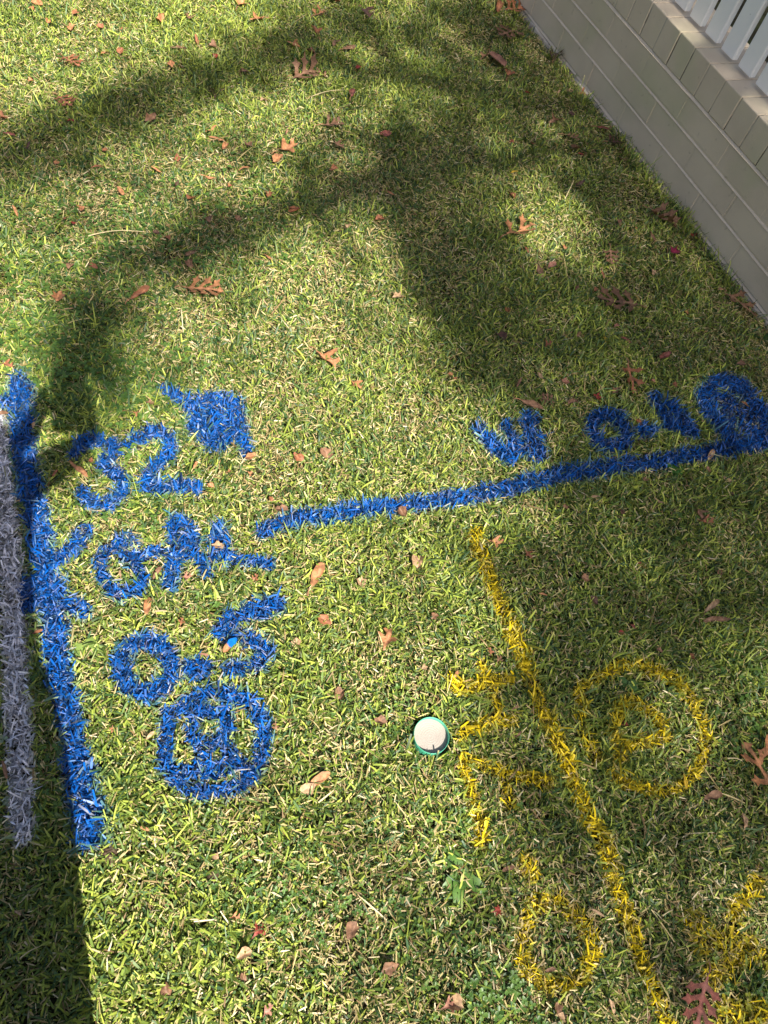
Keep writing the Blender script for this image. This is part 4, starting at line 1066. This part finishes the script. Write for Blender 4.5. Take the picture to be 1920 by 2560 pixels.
link_mesh('limb', limb_mesh([(smooth_path([hub, up((1250, 400), 7.1), up((960, 480), 7.8), up((680, 545), 8.1), up((380, 610), 8.2), up((240, 740), 8.2), up((260, 980), 8.3)]), 0.042, 0.010)]), M_bark, troot)
link_mesh('limb', limb_mesh([(smooth_path([fork, up((1800, 900), 6.0), up((1300, 860), 7.4), up((1100, 760), 8.0), up((1000, 480), 8.4)]), 0.05, 0.012)]), M_bark, troot)
link_mesh('limb', limb_mesh([(smooth_path([fork, up((1880, 1500), 6.0), up((1500, 1500), 7.4), up((1350, 1800), 8.0), up((1500, 2300), 8.3)]), 0.045, 0.012)]), M_bark, troot)

# ------------------------------------------------------------------ the photographer, standing just below the frame
M_cloth = noise_mat('dark_clothing', (0.03, 0.035, 0.05), (0.045, 0.05, 0.07), 40, 0.9, 0.1, 0.3, 300)
M_skin = noise_mat('skin', (0.50, 0.30, 0.22), (0.56, 0.35, 0.26), 30, 0.55, 0.3, 0.0)
M_hair = noise_mat('brown_hair', (0.03, 0.02, 0.012), (0.06, 0.04, 0.025), 60, 0.6, 0.3, 0.4, 120)
PC = np.array([-0.240, -0.307])                   # between the feet
FWD = np.array([-0.272, 0.962]); RGT = np.array([0.962, 0.272])
def bp(r_, f_, z_): return Vector((*(PC + RGT * r_ + FWD * f_), z_))
def skin_obj(name, verts, edges, radii, mat, parent, root_i=0, sub=2):
    me = bpy.data.meshes.new(name)
    me.from_pydata([tuple(v_ - parent.location) for v_ in verts], edges, [])
    o = bpy.data.objects.new(name, me); COL.objects.link(o); o.parent = parent
    md = o.modifiers.new('skin', 'SKIN'); md.use_smooth_shade = True
    for i, rr in enumerate(radii):
        sv = me.skin_vertices[0].data[i]
        sv.radius = rr if isinstance(rr, tuple) else (rr, rr)
        sv.use_root = (i == root_i)
    sb = o.modifiers.new('sub', 'SUBSURF'); sb.levels = sub; sb.render_levels = sub
    me.materials.append(mat)
    return o
pr = empty('person', tuple(bp(0, 0, 0)), label='person in dark clothes holding a phone out to photograph the lawn', cat='person')
Rv, Uv, Bv = Vector(RW[0]), Vector(-RW[1]), Vector(-RW[2])
C0 = Vector((0, 0, H))
EDGE = {1: C0 + Rv * 0.014 - Uv * 0.075 + Bv * 0.012, -1: C0 - Rv * 0.061 - Uv * 0.075 + Bv * 0.012}
WR = {sg: EDGE[sg] + Rv * sg * 0.03 - Uv * 0.09 + Bv * 0.06 for sg in (1, -1)}
BV = [bp(0, 0, .93), bp(0, 0, 1.08), bp(0, -.01, 1.25), bp(0, -.01, 1.40), bp(0, 0, 1.50), bp(0, .02, 1.58), bp(0, .03, 1.68), bp(0, .02, 1.76),
      bp(.13, 0, .88), bp(.118, .02, .50), bp(.112, 0, .10), bp(.14, .08, .035), bp(.15, .14, .03),
      bp(-.13, 0, .88), bp(-.14, .02, .50), bp(-.14, 0, .10), bp(-.14, .08, .035), bp(-.15, .14, .03),
      bp(.18, 0, 1.42), bp(.215, .02, 1.28), WR[1].lerp(bp(.215, .02, 1.28), 0.3), WR[1],
      bp(-.17, 0, 1.42), bp(-.06, .11, 1.17), WR[-1].lerp(bp(-.06, .11, 1.17), 0.3), WR[-1],
      bp(.13, -.02, 1.05), bp(.13, -.02, 1.22), bp(-.13, -.02, 1.05), bp(-.13, -.02, 1.22)]
BE = [(0, 1), (1, 2), (2, 3), (3, 4), (4, 5), (5, 6), (6, 7), (0, 8), (8, 9), (9, 10), (10, 11), (11, 12), (0, 13), (13, 14), (14, 15), (15, 16), (16, 17),
      (3, 18), (18, 19), (19, 20), (20, 21), (3, 22), (22, 23), (23, 24), (24, 25), (1, 26), (26, 27), (1, 28), (2, 29)]
BR = [.13, .13, .13, .11, .058, .062, .085, .07, .125, .10, .09, .042, .03, .125, .10, .09, .042, .03, .065, .048, .036, .028, .065, .048, .036, .028, .11, .11, .11, .11]
skin_obj('body', BV, BE, BR, M_cloth, pr)
skin_obj('head', [bp(0, .015, 1.53), bp(0, .035, 1.61), bp(0, .045, 1.68), bp(0, .03, 1.745), bp(0, .135, 1.655)], [(0, 1), (1, 2), (2, 3), (2, 4)], [.056, .072, .088, .072, .016], M_skin, pr)
skin_obj('hair', [bp(0, -.005, 1.64), bp(0, .0, 1.71), bp(0, .03, 1.77)], [(0, 1), (1, 2)], [.082, .094, .072], M_hair, pr)
# loose jacket
bm = bmesh.new(); rings = []
for (zz, aa, bb) in ((0.60, .185, .135), (0.62, .195, .14), (0.78, .210, .14), (0.95, .212, .135), (1.10, .226, .135), (1.24, .248, .13), (1.37, .246, .115), (1.43, .205, .10), (1.475, .11, .08), (1.50, .07, .07)):
    rings.append([bm.verts.new(bp(aa * math.cos(2 * PI * q / 28), -.01 + bb * math.sin(2 * PI * q / 28), zz + 0.004 * math.sin(5 * q)) - pr.location) for q in range(28)])
for a2, b2 in zip(rings[:-1], rings[1:]):
    for q in range(28): bm.faces.new([a2[q], a2[(q + 1) % 28], b2[(q + 1) % 28], b2[q]])
me = bpy.data.meshes.new('jacket'); bm.to_mesh(me); bm.free()
me.polygons.foreach_set('use_smooth', np.ones(len(me.polygons), bool))
link_mesh('jacket', me, M_cloth, pr, loc=(0, 0, 0))
# a phone just behind the lens and two hands closed on its edges
ph = MB(); ph.box(C0 - Rv * 0.060 - Uv * 0.135 + Bv * 0.006, Rv * 0.073, Uv * 0.148, Bv * 0.008, 0.003, 2)
M_phone = noise_mat('phone_glass', (0.012, 0.012, 0.014), (0.02, 0.02, 0.022), 5, 0.2, 0.5, 0.0)
tag(ph.build('phone', M_phone), 'dark phone held out over the lawn in both hands', 'phone')
for sg in (1, -1):
    edge = EDGE[sg]
    wr = WR[sg]
    palm = edge + Rv * sg * 0.022 - Uv * 0.03 + Bv * 0.03
    vs_ = [wr, palm]; es_ = [(0, 1)]; rs_ = [.026, .026]
    for q in range(4):
        b0 = edge + Rv * sg * 0.012 + Uv * (0.022 - 0.017 * q) + Bv * 0.028
        b1 = edge + Rv * sg * 0.013 + Uv * (0.026 - 0.017 * q) + Bv * 0.004
        b2 = edge - Rv * sg * (0.004 - 0.002 * (q % 2)) + Uv * (0.028 - 0.017 * q) + Bv * (-0.001 + 0.018)
        n0 = len(vs_); vs_ += [b0, b1, b2]; es_ += [(1, n0), (n0, n0 + 1), (n0 + 1, n0 + 2)]; rs_ += [.0088, .0082, .007]
    n0 = len(vs_)
    vs_ += [palm - Rv * sg * 0.02 + Bv * 0.008, edge - Rv * sg * 0.016 + Uv * 0.012 + Bv * 0.014]
    es_ += [(1, n0), (n0, n0 + 1)]; rs_ += [.011, .0088]
    skin_obj('hand', vs_, es_, rs_, M_skin, pr, 1, 1)
